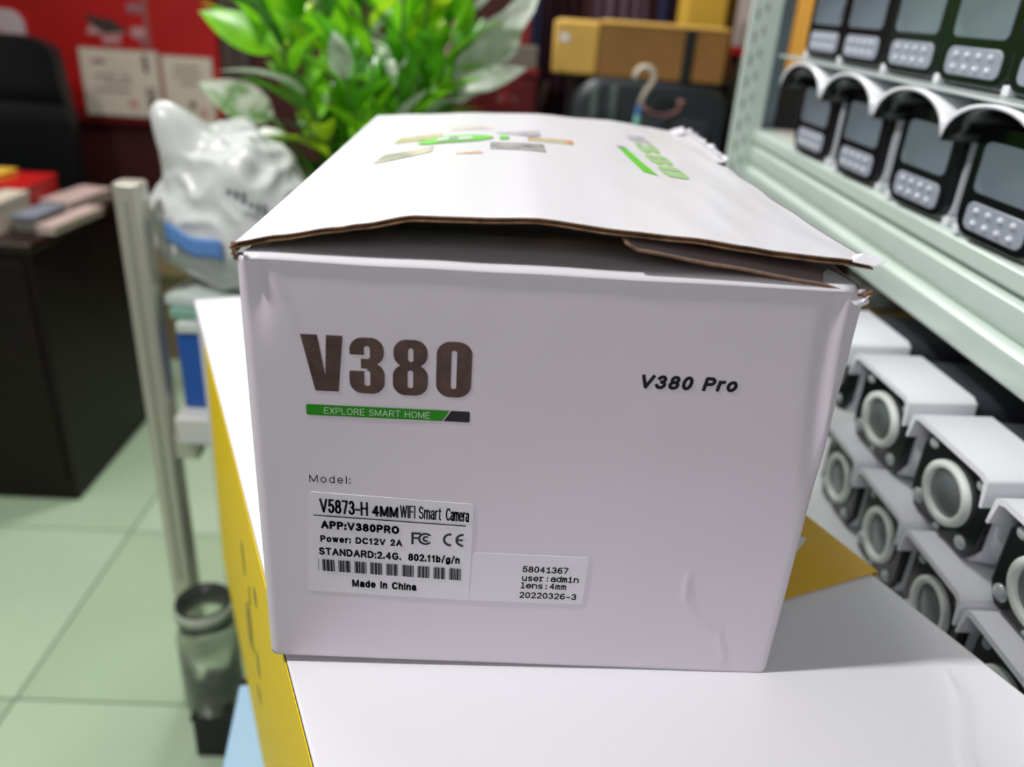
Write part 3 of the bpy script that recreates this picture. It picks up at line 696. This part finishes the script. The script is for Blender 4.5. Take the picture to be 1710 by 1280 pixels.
bx('body', mat('shaded brown board', (70, 56, 44), .8), (-.12, .12, -.2, .2, 0, .13), t, .001)
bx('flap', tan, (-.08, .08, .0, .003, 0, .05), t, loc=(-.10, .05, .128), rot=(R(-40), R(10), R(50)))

# ------------------------------------------------------------------ back counter and what stands on it
cab = thing('counter', (.7, 2.15, FZ0), 'dark cabinet counter along the back wall behind the carton', 'cabinet')
bx('body', wood, (-.70, .80, -.40, .40, 0, .77), cab, .003); bx('top', wood, (-.72, .82, -.42, .42, .771, .79), cab, .003)
for k in range(3): 
    d = bx('door', wood, (-.68+.49*k, -.21+.49*k, -.415, -.401, .05, .74), cab, .003); bx('handle', steel, (-.24+.49*k, -.225+.49*k, -.430, -.4155, .4, .5), d, .001)
CT = -.2
case = thing('equipment_case', (.60, 2.16, CT), 'black rounded hard case lying under the cardboard boxes', 'case')
b = MB(); b.prism(rrect(-.235, .225, .0, .440, .085, 8), FY, -.15, .15); b.build('shell', mat('dark grey shell', (52, 58, 62), .38), case, bevel=.02)
b = MB()
for u in (-.175, -.120): b.prism(rrect(u-.010, u+.010, .03, .42, .008), FY, -.160, -.148)
b.build('ridge', mat('grey shiny ridge', (96, 110, 108), .22), case, bevel=.004)
b = MB(); b.prism(rrect(-.05, .17, .22, .34, .03), FY, -.158, -.148); b.build('panel', mat('grey panel', (66, 70, 76), .35), case, bevel=.003)
t = thing('carton', (.55, 2.12, CT+.4405-.048), 'long cardboard carton with black tape band, on top of the black case', 'box')
t.rotation_euler = (0, 0, R(-7))
o = bx('end_panel', tan, (-.246, -.120, -.075, -.072, .062, .062+.002), None) ; bpy.data.objects.remove(o)
bx('body', tanside, (-.235, .245, -.09, .11, .0490, .185), t, .003)
bx('lit_end', tan, (-.245, -.115, -.098, .115, .048, .190), t, .008)  # lighter tan puts the light on this end into its colour
bx('lid', tan, (-.115, .248, -.094, .114, .1855, .195), t, .003)
bx('tape_band', black_matt, (.125, .155, -.0935, .113, .0485, .1853), t, .001)
bx('white_sticker', paper, (-.225, -.200, -.0992, -.0982, .135, .155), t)
t = thing('storage_box', (.80, 2.42, CT), 'black storage box beneath the upright yellow carton', 'box'); bx('body', black_matt, (-.09, .12, -.08, .1, 0, .40), t, .003); bx('lid', black_matt, (-.094, .124, -.084, .104, .4005, .42), t, .003)
t = thing('carton', (.80, 2.42, CT+.4205), 'upright yellow cardboard carton behind the long carton', 'box'); 
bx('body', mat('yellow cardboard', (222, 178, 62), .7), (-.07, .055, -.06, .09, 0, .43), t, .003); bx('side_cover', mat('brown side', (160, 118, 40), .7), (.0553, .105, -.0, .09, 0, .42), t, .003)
t = thing('storage_box', (1.06, 1.84, CT), 'black storage box under the orange carton behind the rack post', 'box'); bx('body', black_matt, (-.12, .10, -.06, .12, 0, .455), t, .003); bx('lid', black_matt, (-.125, .105, -.065, .125, .4555, .475), t, .003)
t = thing('carton', (1.06, 1.84, CT+.4755), 'orange brown carton seen through the gap between post and cameras', 'box'); bx('body', mat('orange board', (205, 150, 60), .7), (-.12, .10, -.06, .12, 0, .4), t, .003)
bx('tape', mat('clear brown tape', (176, 130, 70), .3), (-.03, .0, -.0615, -.0605, 0, .4), t)
t = thing('speaker', (.955, 2.12, CT), 'black upright cabinet speaker right of the black case', 'speaker'); bx('cabinet', black_matt, (-.10, .10, -.14, .14, 0, .37), t, .006)
b = MB(); b.lathe([(.07, -.0), (.066, .004), (.02, -.0), (.0005, .008)], (0, 0, 0), 'z', 24); o = b.build('cone', mat('cone grey', (30, 32, 34), .5), t, smooth=True, loc=(0, -.1405, .2), rot=(R(90), 0, 0))
t = thing('bottle', (.895, 2.20, CT+.3705), 'grey-green bottle standing on the black speaker', 'bottle'); b = MB(); b.lathe([(.0005, 0), (.035, 0), (.036, .01), (.036, .09), (.016, .12), (.014, .14), (.0005, .14)], (0, 0, 0), 'z', 20); b.build('glass', mat('grey green glass', (120, 128, 104), .2), t, smooth=True)
b = MB(); b.lathe([(.0005, 0), (.017, 0), (.017, .02), (.0005, .02)], (0, 0, 0), 'z', 16); b.build('cap', red, t, loc=(0, 0, .141))
# hooked rod
t = thing('hook_rod', (.528, 1.885, CT), 'thin rod with white hooked end and a red-white cord', 'hook')
b = MB(); b.tube([(0, 0, 0), (0, 0, .008)], .035, 20); b.build('foot', black_matt, t)
b = MB(); b.tube([(0, 0, .007), (-.004, 0, .2), (.006, 0, .36)], .0085, 10); b.build('rod', mat('teal sleeve', (84, 150, 140), .4), t, smooth=True)
b = MB(); b.tube([(.006, 0, .361), (.008, 0, .385)], .009, 10); b.build('blue_band', mat('blue band', (70, 130, 190), .4), t)
P = [(.007, 0, .386), (.018, 0, .42)]+[(.012+.026*cos(a), 0, .458+.026*sin(a)) for a in [R(-35+23*k) for k in range(11)]]
b = MB(); b.tube(P, .0075, 10); b.build('hook', mat('cream hook', (214, 204, 188), .35), t, smooth=True)
b = MB(); b.tube([(.010, -.01, .385), (.04, -.01, .368), (.08, -.01, .362), (.11, -.01, .375), (.118, -.01, .392)], .004, 8); b.tube([(.118, -.01, .392), (.119, -.01, .405)], .010, 10); b.build('cord', mat('red cord', (150, 100, 104), .6), t, smooth=True)
# red boxes left of the case
def rbx(name, m_, c, sx, sy, sz, label, cat, bev=.003, rz=0):
    t = thing(name, c, label, cat, rz=rz); bx('body', m_, (-sx/2, sx/2, -sy/2, sy/2, 0, sz), t, bev); return t
t = rbx('gift_box', mat('dark red gloss', (132, 10, 14), .35), (.165, 2.12, CT), .18, .2, .425, 'dark red box with pale round marks left of the purple garment', 'box')
b = MB()
for u in (-.012, .028): b.lathe([(.0005, 0), (.011, .0), (.011, .001), (.0005, .001)], (0, 0, 0), 'z', 16)
for k, u in enumerate((-.012, .028)):
    b = MB(); b.lathe([(.011, 0), (.0005, .001)], (0, 0, 0), 'z', 16); b.build('round_mark', mat('faded mark', (168, 90, 80), .5), t, loc=(u, -.1005, .365), rot=(R(90), 0, 0))
bx('lid', mat('dark red gloss', 0), (-.094, .094, -.104, .104, .4255, .445), t, .003)
rbx('storage_box', mat('grey board', (118, 116, 106), .6), (.205, 2.15, CT+.4455), .10, .14, .06, 'small grey box lying on the dark red box', 'box')
rbx('carton', mat('red board small', (140, 18, 22), .5), (.185, 2.17, CT+.506), .09, .12, .07, 'small red carton topping the grey box beside the palest leaf', 'box')
# hanging garments
def garment(name, xc, yc, w, z0, z1, m_, label, seed, trimm=None, nf=5):
    t = thing(name, (xc, yc, z0), label, 'clothes')
    b = MB(); nx, nz = 36, 20; vs = []
    for side in (-1, 1):
        for j in range(nz+1):
            v = j/nz; ww = w*(1-.55*max(0, (v-.8)/.2)**1.5)*(1-.08*v)
            for i in range(nx+1):
                u = i/nx-.5; fo = .016*sin(u*nf*2*pi+seed+v*.7)*(1-v*.6)+.006*sin(u*nf*5+seed*3)
                vs.append((u*ww, fo+side*.028*math.sqrt(max(0, 1-(2*u)**2))+side*.004, v*(z1-z0)))
    n = (nx+1)*(nz+1)
    q = [(j*(nx+1)+i, j*(nx+1)+i+1, (j+1)*(nx+1)+i+1, (j+1)*(nx+1)+i) for j in range(nz) for i in range(nx)]
    b.add(vs, q+[tuple(k+n for k in f)[::-1] for f in q]); b.build('cloth', m_, t, smooth=True)
    b = MB(); b.tube([(0, 0, z1-z0-.01), (0, 0, z1-z0+.05), (.02, 0, z1-z0+.075), (0, 0, z1-z0+.10)], .003, 8); b.build('hanger_hook', steel, t, smooth=True)
    if trimm: trimm(t)
    return t
navy = mat('navy cloth', (24, 26, 62), .9, bump=.3, bscale=200); plum = mat('plum cloth', (48, 14, 26), .9, bump=.3, bscale=200); mauve = mat('mauve cloth', (92, 70, 82), .9)
garment('jacket', .345, 2.62, .17, -.19, .66, plum, 'dark plum jacket hanging behind the cardboard boxes', 1, lambda t: (lambda b: (b.tube([(-.03, -.045, .36), (-.055, -.05, .26), (-.075, -.045, .17)], .010, 8), b.build('pale_strap', mat('pale strap', (150, 128, 130), .8), t, smooth=True)))(MB()))
garment('jacket', .262, 2.52, .055, -.19, .66, navy, 'narrow navy jacket hanging left of the plum jacket', 2, nf=2)
garment('jacket', .56, 2.66, .22, -.19, .66, mauve, 'mauve grey jacket hanging behind the long carton', 3)
garment('jacket', .70, 2.60, .05, -.19, .66, navy, 'navy garment showing just above the long carton', 4, nf=2)
rail = MB(); rail.tube([(.1, 2.60, .745), (1.2, 2.60, .745)], .012, 10)
rt = thing('clothes_rail', (.65, 2.6, 0), 'steel clothes rail above the hanging jackets', 'rail'); rt.location = (0, 0, 0); rail.build('rail', steel, rt)
for x in (.1, 1.2):
    b = MB(); b.tube([(x, 2.6, .745), (x, 3.05, .745)], .010, 8); b.build('bracket', steel, rt)
t = thing('poster', (.0, 3.035, .15), 'white poster with a red bottom stripe right of the yellow carton', 'poster'); t.location = (1.05, 3.03, .28)
bx('sheet', mat('poster white', (222, 204, 198), .6), (-.10, .09, 0, .012, .03, .9), t); bx('red_stripe', mat('signal red', (210, 30, 24), .5), (-.10, .09, -.001, .012, .0, .03), t)
t = thing('poster', (-.075, 3.03, .17), 'narrow pinkish beige poster seen through the leaves', 'poster'); bx('sheet', mat('beige paper', (176, 144, 132), .7), (-.075, .075, 0, .012, 0, .7), t); bx('border', mat('mauve paper', (124, 96, 98), .7), (.076, .12, 0, .012, 0, .7), t)

# ------------------------------------------------------------------ red notice board with framed sheets
nb = thing('notice_board', (-1.6, 3.03, -.13), 'bright red notice board on the back wall behind the black chair', 'board')
bx('board', red, (-.6, .635, -.015, .015, .0, 1.0), nb, .003)
bx('dark_rail', mat('dark red rail', (112, 10, 10), .5), (-.6, .635, -.018, -.0155, .0, .045), nb)
bx('seam', mat('seam pink', (150, 84, 80), .6), (.360, .378, -.0185, -.0155, .05, 1.0), nb)
# printed picture on the board
b = MB(); b.prism([(.13, .40), (.24, .385), (.29, .345), (.20, .335), (.155, .365)], FY, -.018, -.0155); b.build('printed_shape', mat('dark shape print', (58, 44, 42), .6), nb)
b = MB(); b.prism([(.13, .33), (.26, .33), (.29, .345), (.15, .365)], FY, -.0175, -.0155); b.prism(rrect(.305, .375, .325, .365, .015), FY, -.018, -.0155); b.prism(rrect(.19, .26, .300, .325, .01), FY, -.018, -.0155)
b.build('printed_shape', mat('greyish pink print', (186, 138, 140), .6), nb)
b = MB(); b.prism(rrect(.30, .36, .415, .45, .01), FY, -.018, -.0155); b.build('printed_shape', mat('muted mauve print', (150, 96, 104), .6), nb); b = MB(); b.prism(rrect(.335, .355, .295, .33, .008), FY, -.018, -.0155); b.build('printed_shape', mat('muted mauve print', (150, 96, 104), .6), nb)
def cert(x0, x1, z0, z1, label, marks):
    t = thing('certificate', ((x0+x1)/2, 3.008, z0), label, 'certificate'); w = (x1-x0)/2; h = z1-z0
    bx('sheet', cream, (-w, w, -.006, .0, 0, h), t, .001)
    bx('frame', mat('pale frame', (170, 150, 140), .5), (-w-.006, w+.006, .0, .004, -.006, h+.006), t)
    for c, q in marks:
        b = MB(); b.prism(q, FY, -.0075, -.006); b.build('printed_mark', c, t)
    return t
mk = mat('faint print', (152, 136, 126), .6); dk = mat('dark print', (64, 52, 44), .6); pk = mat('pink seal', (196, 142, 138), .6)
lines = lambda zz: [(mk, [(x0, z), (x1, z), (x1, z+.010), (x0, z+.010)]) for x0, x1, z in zz]
cert(-1.505, -1.205, -.10, .145, 'wide cream certificate with a dark medal print, on the red board', [(mat('rosy print', (150, 100, 100), .6), [(-.105, .195), (-.055, .195), (-.055, .21), (-.105, .21)]), (dk, [(.098, .17), (.113, .17), (.111, .235), (.094, .235)]), (dk, rrect(.100, .126, .035, .075, .01)), (mk, rrect(.092, .132, .078, .115, .012)), (pk, rrect(.02, .055, .035, .065, .01))]+lines([(-.10, -.02, .145), (.0, .045, .145), (-.07, .04, .12), (-.11, .03, .09)]))
cert(-1.185, -.995, -.115, .135, 'narrower cream certificate with a small dark seal, on the red board', [(dk, rrect(-.002, .022, .060, .088, .011)), (pk, rrect(.035, .065, .03, .062, .01))]+lines([(-.05, .05, .21), (-.055, .055, .18), (-.03, .035, .15)]))
t = thing('round_sign', (-1.78, 2.996, .10), 'pale rounded sign at the left end of the red board', 'sign')
b = MB(); b.prism(rrect(-.10, .085, 0, .17, .06), FY, -.008, .012); b.build('plate', mat('pale sign', (196, 180, 186), .5), t, bevel=.002); b = MB(); b.prism(rrect(-.03, .0, .06, .11, .01), FY, -.0095, -.008); b.build('printed_mark', pk, t)

# ------------------------------------------------------------------ chair and desk
ch = thing('office_chair', (-1.66, 2.66, FZ0), 'black padded office chair with a high back behind the desk', 'chair')
b = MB(); vs = []; nx, nz = 16, 18
for s_ in (0, 1):
    for j in range(nz+1):
        v = j/nz
        for i in range(nx+1):
            u = i/nx*2-1; wd = .275*(1-.07*abs(v-.45)*2); z = .62+v*.575
            zz = z-(.035*abs(u)**5 if v > .9 else 0)
            y = .05*u*u*-1 + (.0 if s_ == 0 else .07)-(.025*(1-u*u)*sin(pi*v) if s_ == 0 else 0)-.02*v
            if s_ == 0 and abs(v-.62) < .03: y += .014
            vs.append((u*wd, y, zz))
n = (nx+1)*(nz+1); q = [(j*(nx+1)+i, j*(nx+1)+i+1, (j+1)*(nx+1)+i+1, (j+1)*(nx+1)+i) for j in range(nz) for i in range(nx)]
per = [i for i in range(nx+1)]+[j*(nx+1)+nx for j in range(1, nz+1)]+[nz*(nx+1)+i for i in range(nx-1, -1, -1)]+[j*(nx+1) for j in range(nz-1, 0, -1)]
b.add(vs, q+[tuple(k+n for k in f)[::-1] for f in q]+[(per[k], per[k]+n, per[(k+1) % len(per)]+n, per[(k+1) % len(per)]) for k in range(len(per))])
b.build('backrest', mat('black leather', (20, 22, 25), .45, bump=.2, bscale=120), ch, bevel=.012)
bx('seat', mat('black leather', 0), (-.26, .26, -.42, .05, .44, .53), ch, .03)
b = MB(); b.box(-.03, .03, .05, .09, .45, .75); b.build('back_bar', black_matt, ch)
for s_ in (-1, 1):
    b = MB(); b.tube([(s_*.27, .02, .50), (s_*.30, -.02, .68), (s_*.30, -.32, .69), (s_*.28, -.36, .60), (s_*.262, -.3, .50)], .018, 10); b.build('armrest', black_matt, ch, smooth=True)
b = MB(); b.tube([(0, -.18, .44), (0, -.18, .09)], .03, 14); b.build('column', black_matt, ch)
for k in range(5):
    a = 2*pi*k/5; b = MB(); b.tube([(0, -.18, .10), (.28*cos(a), -.18+.28*sin(a), .07)], [.025, .015], 10); l = b.build('leg', black_matt, ch)
    b = MB(); b.tube([(.28*cos(a)-.012, -.18+.28*sin(a), .029), (.28*cos(a)+.012, -.18+.28*sin(a), .029)], .028, 14); b.build('castor', black_matt, l)
dsk = thing('desk', (-1.03, 1.583, FZ0), 'dark brown wooden desk at the left, littered with papers', 'desk')
bx('body', wood, (-1.55, 0, .0, .55, .0, .755), dsk, .004); bx('top', mat('dark red brown top', (36, 14, 12), .35), (-1.56, .012, -.015, .565, .756, .782), dsk, .005)
for k in range(3):
    d = bx('front_board', wood, (-1.53+.51*k, -1.04+.51*k, -.008, -.0005, .06, .73), dsk, .003)
DT = FZ0+.7825
pinkm = mat('pinkish magazine', (196, 172, 166), .45, var=.1, vscale=20); greym = mat('blue grey cover', (128, 136, 150), .4)
def flatthing(name, m_, x0, x1, y0, y1, z0, th, rz, label, cat, pages=None):
    t = thing(name, ((x0+x1)/2, (y0+y1)/2, z0), label, cat, rz=rz)
    w, d = (x1-x0)/2, (y1-y0)/2
    bx('cover', m_, (-w, w, -d, d, th*.8, th), t, .0008); bx('pages', pages or cream, (-w+.003, w-.003, -d+.003, d-.003, 0, th*.8-.0003), t)
    return t
flatthing('storage_box', cream, -1.19, -1.125, 1.60, 1.80, DT, .08, R(0), 'small cream box on the near edge of the desk', 'box', cream)
rbx('folder_box', mat('orange red', (196, 30, 10), .5), (-1.262, 1.70, DT), .13, .2, .083, 'orange-red box at the left frame edge on the desk', 'box')
flatthing('folder', mat('red folder', (190, 20, 22), .45), -1.48, -1.165, 1.84, 2.04, DT, .075, R(3), 'thick red folder on the desk behind the cream box', 'folder', mat('red folder', 0))
flatthing('envelope', mat('yellow envelope', (232, 188, 66), .6), -1.53, -1.255, 1.86, 2.0, DT+.0755, .020, R(-3), 'yellow padded envelope on top of the red folder', 'envelope', mat('yellow envelope', 0))
flatthing('magazine', pinkm, -1.15, -1.05, 1.90, 2.11, DT, .028, R(-8), 'pinkish magazine pile at the right end of the desk', 'magazine')
flatthing('magazine', pinkm, -1.04, -.985, 1.66, 1.90, DT, .022, R(-6), 'curled pale magazine at the desk corner', 'magazine')
flatthing('catalogue', greym, -1.115, -1.05, 1.68, 1.83, DT, .04, R(-4), 'blue-grey catalogue between the cream box and the magazines', 'catalogue', mat('grey pages', (120, 118, 112), .6))
# something small behind, on the floor under the desk edge
t = rbx('storage_box', mat('beige shade', (150, 128, 96), .7), (-1.05, 2.72, FZ0), .28, .24, .50, 'beige carton standing beyond the desk by the steel post', 'box'); bx('red_lid', mat('pinkish red', (150, 40, 52), .5), (-.14, .14, -.12, .12, .5005, .54), t); bx('green_band', mat('olive band', (110, 112, 70), .6), (-.141, .141, -.1212, -.1202, .32, .36), t)
# ------------------------------------------------------------------ steel display stand with shelf, bag, blue box
st = thing('display_stand', (-.449, .915, FZ0), 'steel display stand with rounded square post left of the cartons', 'stand')
b = MB(); b.prism(rrect(-.030, .016, -.024, .024, .012, 6), FZ, 0, .118-FZ0); b.build('post', steel, st, smooth=False, bevel=.004, seg=3)
b = MB(); b.prism(rrect(-.010, -.004, -.0250, -.0236, .0005), FZ, .3, 1.08); b.build('groove', mat('grey groove', (140, 142, 128), .5), st)
bx('shelf_board', mat('white board', (214, 214, 208), .4), (.036, .30, -.055, .30, -.349-FZ0, -.292-FZ0), st, .006)
bx('shelf_bracket', steel, (.0165, .06, -.02, .02, -.40-FZ0, -.350-FZ0), st, .002)
b = MB(); b.box(-.02, .02, .25, .29, 0, -.30-FZ0); b.build('rear_post', steel, st, bevel=.004); 
b = MB(); b.box(.0205, .0355, .26, .28, -.34-FZ0, -.30-FZ0); b.build('shelf_bracket', steel, st)
t = thing('carton', (-.26, 1.05, -.2915), 'saturated blue box on the white shelf behind the yellow carton', 'box'); bx('body', mat('royal blue', (34, 86, 168), .45), (-.145, .12, -.15, .15, 0, .15), t, .003)
bx('paper_band', mat('pale band', (200, 206, 214), .5), (-.1462, -.1452, -.06, .0, .0, .15), t)
for k, (c_, lab) in enumerate((((206, 214, 208), 'lowest white board of the stack under the plastic bag'), ((128, 168, 150), 'grey-green sheet in the middle of the stack under the plastic bag'), ((196, 206, 200), 'topmost pale board directly beneath the plastic bag'))):
    o = bx('foam_board', mat('foam %d' % k, c_, .5), (-.14, .12, -.15, .15, 0, .020), None, .003, loc=(-.27, 1.05, -.1408+.0215*k)); o.rotation_euler = (0, 0, R(3-5*k)); tag(o, lab, 'board')
bagm = mat('translucent white bag', (212, 215, 213), .32, trans=.12, sub=.15, bump=.35, bscale=22)
def ears(p):
    e = .52*math.exp(-((p-Vector((-.52, -.2, .80)).normalized()).length/.26)**2)
    e += .15*math.exp(-((p-Vector((.1, .2, 1)).normalized()).length/.3)**2)
    return e
bag = thing('plastic_bag', (-.315, 1.02, -.0772), 'crumpled white plastic bag with a knotted ear between post and plant', 'bag')
crumple('film', (0, 0, .128), (.150, .13, .155), bagm, .20, 1.2, '', '', parent=bag, seed=2, sub=6, zmin=-.127, extra=ears)
b = MB()
vs = []
for j in range(5):
    for i in range(9):
        u, v = i/8, j/4; a = R(-128+42*u); vs.append((.145*cos(a)*1.03, .128*sin(a)*1.04,   .095+.034*v-.022*u+.004*sin(u*9)))
b.add(vs, [(j*9+i, j*9+i+1, (j+1)*9+i+1, (j+1)*9+i) for j in range(4) for i in range(8)]); solid(b.build('blue_print', mat('blue bag print', (92, 136, 196), .4), bag, smooth=True), .002, 0)
b = MB()
for k in range(9):
    u = k/8; a = R(-78+34*u); x, y = .150*cos(a), .135*sin(a); b.box(x-.0035, x+.0035, y-.005, y-.003, .190-.060*u, .190-.060*u+.009+.005*(k % 3))
b.build('dark_print', mat('grey bag print', (92, 98, 98), .5), bag)
# clear jar on a dark crate, left low
t = thing('crate', (-.345, .765, FZ0), 'small black crate on the floor behind the yellow carton', 'crate'); bx('body', black_matt, (-.05, .035, -.05, .05, 0, .11), t, .003); bx('rim', black_matt, (-.053, .038, -.053, .053, .1, .112), t, .002)
t = thing('plastic_jar', (-.362, .765, FZ0+.1125), 'empty clear plastic jar on the small black crate beside the post', 'jar')
b = MB(); b.lathe([(.0005, 0), (.054, 0), (.057, .005), (.057, .17), (.050, .19), (.050, .25), (.047, .25), (.047, .19), (.054, .168), (.054, .006), (.0005, .005)], (0, 0, 0), 'z', 32)
b.build('wall', mat('clear jar', (246, 250, 242), .15, trans=.97), t, smooth=True)
b = MB(); b.lathe([(.0515, .0), (.055, .0), (.055, .02), (.0515, .02)], (0, 0, .225), 'z', 32); b.build('neck_band', mat('jar band', (176, 186, 170), .4), t, smooth=True)

# ------------------------------------------------------------------ the potted plant
pl = thing('potted_plant', (-.10, 1.42, FZ0), 'lush green broad-leaved plant standing behind the opened carton', 'plant')
b = MB(); b.lathe([(.0005, 0), (.13, 0), (.15, .02), (.185, .34), (.195, .36), (.185, .37), (.17, .36), (.165, .33), (.0005, .33)], (0, 0, .50), 'z', 36); b.build('pot', mat('dark pot', (52, 50, 46), .4), pl, smooth=True)
b = MB(); b.lathe([(.0005, 0), (.16, 0), (.16, .03), (.05, .05), (.05, .44), (.15, .47), (.15, .495), (.0005, .495)], (0, 0, 0), 'z', 30); b.build('pot_stand', wood, pl, smooth=False)
b = MB(); b.lathe([(.165, 0), (.08, .012), (.0005, .016)], (0, 0, .832), 'z', 24); b.build('soil', mat('soil', (38, 28, 20), .95, bump=1, bscale=60), pl, smooth=True)
def leafmat(name, c, tr=.35, vein=None):
    M = bpy.data.materials.new(name); M.use_nodes = True; nt = M.node_tree; bs = nt.nodes['Principled BSDF']; out = nt.nodes['Material Output']
    bs.inputs['Roughness'].default_value = .28; bs.inputs['Specular IOR Level'].default_value = .6
    tc = nt.nodes.new('ShaderNodeTexCoord'); n = nt.nodes.new('ShaderNodeTexNoise'); n.inputs['Scale'].default_value = 24; n.inputs['Detail'].default_value = 3
    cr = nt.nodes.new('ShaderNodeValToRGB'); cr.color_ramp.elements[0].position = .38; cr.color_ramp.elements[1].position = .62
    c2 = vein or tuple(min(255, v*1.12) for v in c)
    cr.color_ramp.elements[0].color = (*sL(c), 1); cr.color_ramp.elements[1].color = (*sL(c2), 1)
    nt.links.new(tc.outputs['Object'], n.inputs['Vector']); nt.links.new(n.outputs['Fac'], cr.inputs[0]); nt.links.new(cr.outputs[0], bs.inputs['Base Color'])
    t = nt.nodes.new('ShaderNodeBsdfTranslucent'); nt.links.new(cr.outputs[0], t.inputs[0])
    mx = nt.nodes.new('ShaderNodeMixShader'); mx.inputs[0].default_value = tr
    nt.links.new(bs.outputs[0], mx.inputs[1]); nt.links.new(t.outputs[0], mx.inputs[2]); nt.links.new(mx.outputs[0], out.inputs[0]); return M
LM_ = [leafmat('leaf lime', (132, 206, 34)), leafmat('leaf mid', (84, 164, 28)), leafmat('leaf deep', (44, 104, 24)), leafmat('leaf yellowish', (176, 214, 40)), leafmat('leaf pale', (186, 206, 176), .3, (222, 230, 216)), leafmat('leaf variegated', (92, 150, 60), .3, (226, 232, 214))]
def leafmesh(L, Wd, bend, fold_, wavy=0, seed=0, n=9):
    vs = []
    for i in range(n+1):
        t = i/n; w = Wd*.5*(math.sin(pi*min(1, t*1.02)**.75)**.8 if 0 < t < 1 else .02)
        w *= 1+wavy*sin(t*22+seed)
        x = L*t; z = -bend*L*t*t
        vs += [(x, -w, z+fold_*w+wavy*.3*w*sin(t*15)), (x, -w*.5, z+fold_*w*.35), (x, 0, z), (x, w*.5, z+fold_*w*.35), (x, w, z+fold_*w-wavy*.3*w*sin(t*17))]
    b = MB(); b.add(vs, [(i*5+k, i*5+k+1, (i+1)*5+k+1, (i+1)*5+k) for i in range(n) for k in range(4)])
    return b
LMESH = {}
for s_ in range(3):
    for k in range(len(LM_)):
        o = leafmesh(.15, .046, (.25, .5, .1)[s_], (.35, .5, .25)[s_], seed=s_).build('leaf', LM_[k], pl, smooth=True); LMESH[(s_, k)] = o.data; bpy.data.objects.remove(o)
rnd = random.Random(11)
def putleaf(p, d, k, s_, sc=1, roll=0, parent=pl):
    o = bpy.data.objects.new('leaf', LMESH[(s_, k)]); COL.objects.link(o); o.parent = parent
    d = Vector(d).normalized(); q = d.to_track_quat('X', 'Z') @ Matrix.Rotation(roll, 3, 'X').to_quaternion()
    o.rotation_mode = 'QUATERNION'; o.rotation_quaternion = q; o.location = p; o.scale = (sc, sc, sc)
    return o
C0 = Vector((0, 0, .84)); stems = []
for i in range(28):
    a = 2*pi*i/28*1.618*2.3+.4; r = .05+.27*((i+.5)/28)**.6; 
    tip = Vector((r*1.15*cos(a), r*.8*sin(a), .40+.26*rnd.random()+.06*(1-r/.3)))
    if cos(a) > .3: tip.x *= .62
    base = C0+Vector((cos(a)*.05, sin(a)*.05, 0)); top = C0+tip; mid = base.lerp(top, .5)+Vector((-.03*cos(a), -.03*sin(a), .04))
    P = [base.lerp(mid, t).lerp(mid.lerp(top, t), t) for t in [k/8 for k in range(9)]]
    b = MB(); b.tube(P, [.006-.0004*k for k in range(9)], 6); so = b.build('stem', mat('stem green', (74, 120, 40), .5), pl, smooth=True); stems.append(P)
    nl = 10
    for k in range(nl):
        t = .22+.78*k/(nl-1); idx = min(7, int(t*8)); f = t*8-idx; p = P[idx].lerp(P[min(8, idx+1)], f); tg = (P[min(8, idx+1)]-P[idx]).normalized()
        aa = a+k*2.4; side = Vector((cos(aa), sin(aa), 0)); d = tg*(.35+.9*t)+side*(1.0-.35*t)+Vector((0, 0, .25))
        if k == nl-1: d = tg+Vector((0, 0, .2))
        h = p.z-.84; pr = rnd.random()
        kk = (2 if pr < .6 else 1) if h < .22 else (0 if pr < .42 else 1 if pr < .68 else 3 if pr < .80 else 2 if pr < .90 else 4)
        putleaf(p, d, kk, rnd.randrange(3), (.70+.5*rnd.random()), rnd.uniform(-.5, .5))
# a few large leaves that stand out at the sides
def big(name_label, p0, d, L, Wd, k, bend, roll=0, wavy=0, up_=None):
    b = leafmesh(L, Wd, bend, .18, wavy, 2, 16); o = b.build('leaf', LM_[k], pl, smooth=True); 
    d = Vector(d).normalized(); o.rotation_mode = 'QUATERNION'; o.rotation_quaternion = d.to_track_quat('X', 'Z') @ Matrix.Rotation(roll, 3, 'X').to_quaternion()
    o.location = p0; tag(o, name_label)
    b = MB(); tgt = C0+Vector((0, 0, .12)); P = [tgt.lerp(Vector(p0), t)+Vector((0, 0, -.05*sin(pi*t))) for t in [j/6 for j in range(7)]]
    b.tube(P, .004, 6); b.build('petiole', mat('stem green', 0), pl, smooth=True)
WL = lambda x, y, z: (x+.10, y-1.42, z-FZ0)
big('long pale wavy leaf', WL(.045, 1.38, .215), (.17, -.01, .24), .31, .085, 4, .05, R(78), .14)
big('pale short leaf', WL(.06, 1.36, .25), (.13, -.01, .05), .15, .05, 4, .1, R(70))
big('large variegated leaf', WL(-.335, 1.38, .165), (-.15, -.01, .07), .165, .085, 5, .1, R(-62))
big('broad lime leaf', WL(-.315, 1.38, .30), (-.16, 0, .075), .175, .078, 0, .12, R(-60))
big('pale leaf tip beside the box edge', WL(.09, 1.25, .11), (.10, -.03, .045), .15, .05, 4, .25, R(20))
big('variegated side leaf', WL(-.30, 1.36, .125), (-.14, -.01, .0), .14, .05, 5, .1, R(-50))
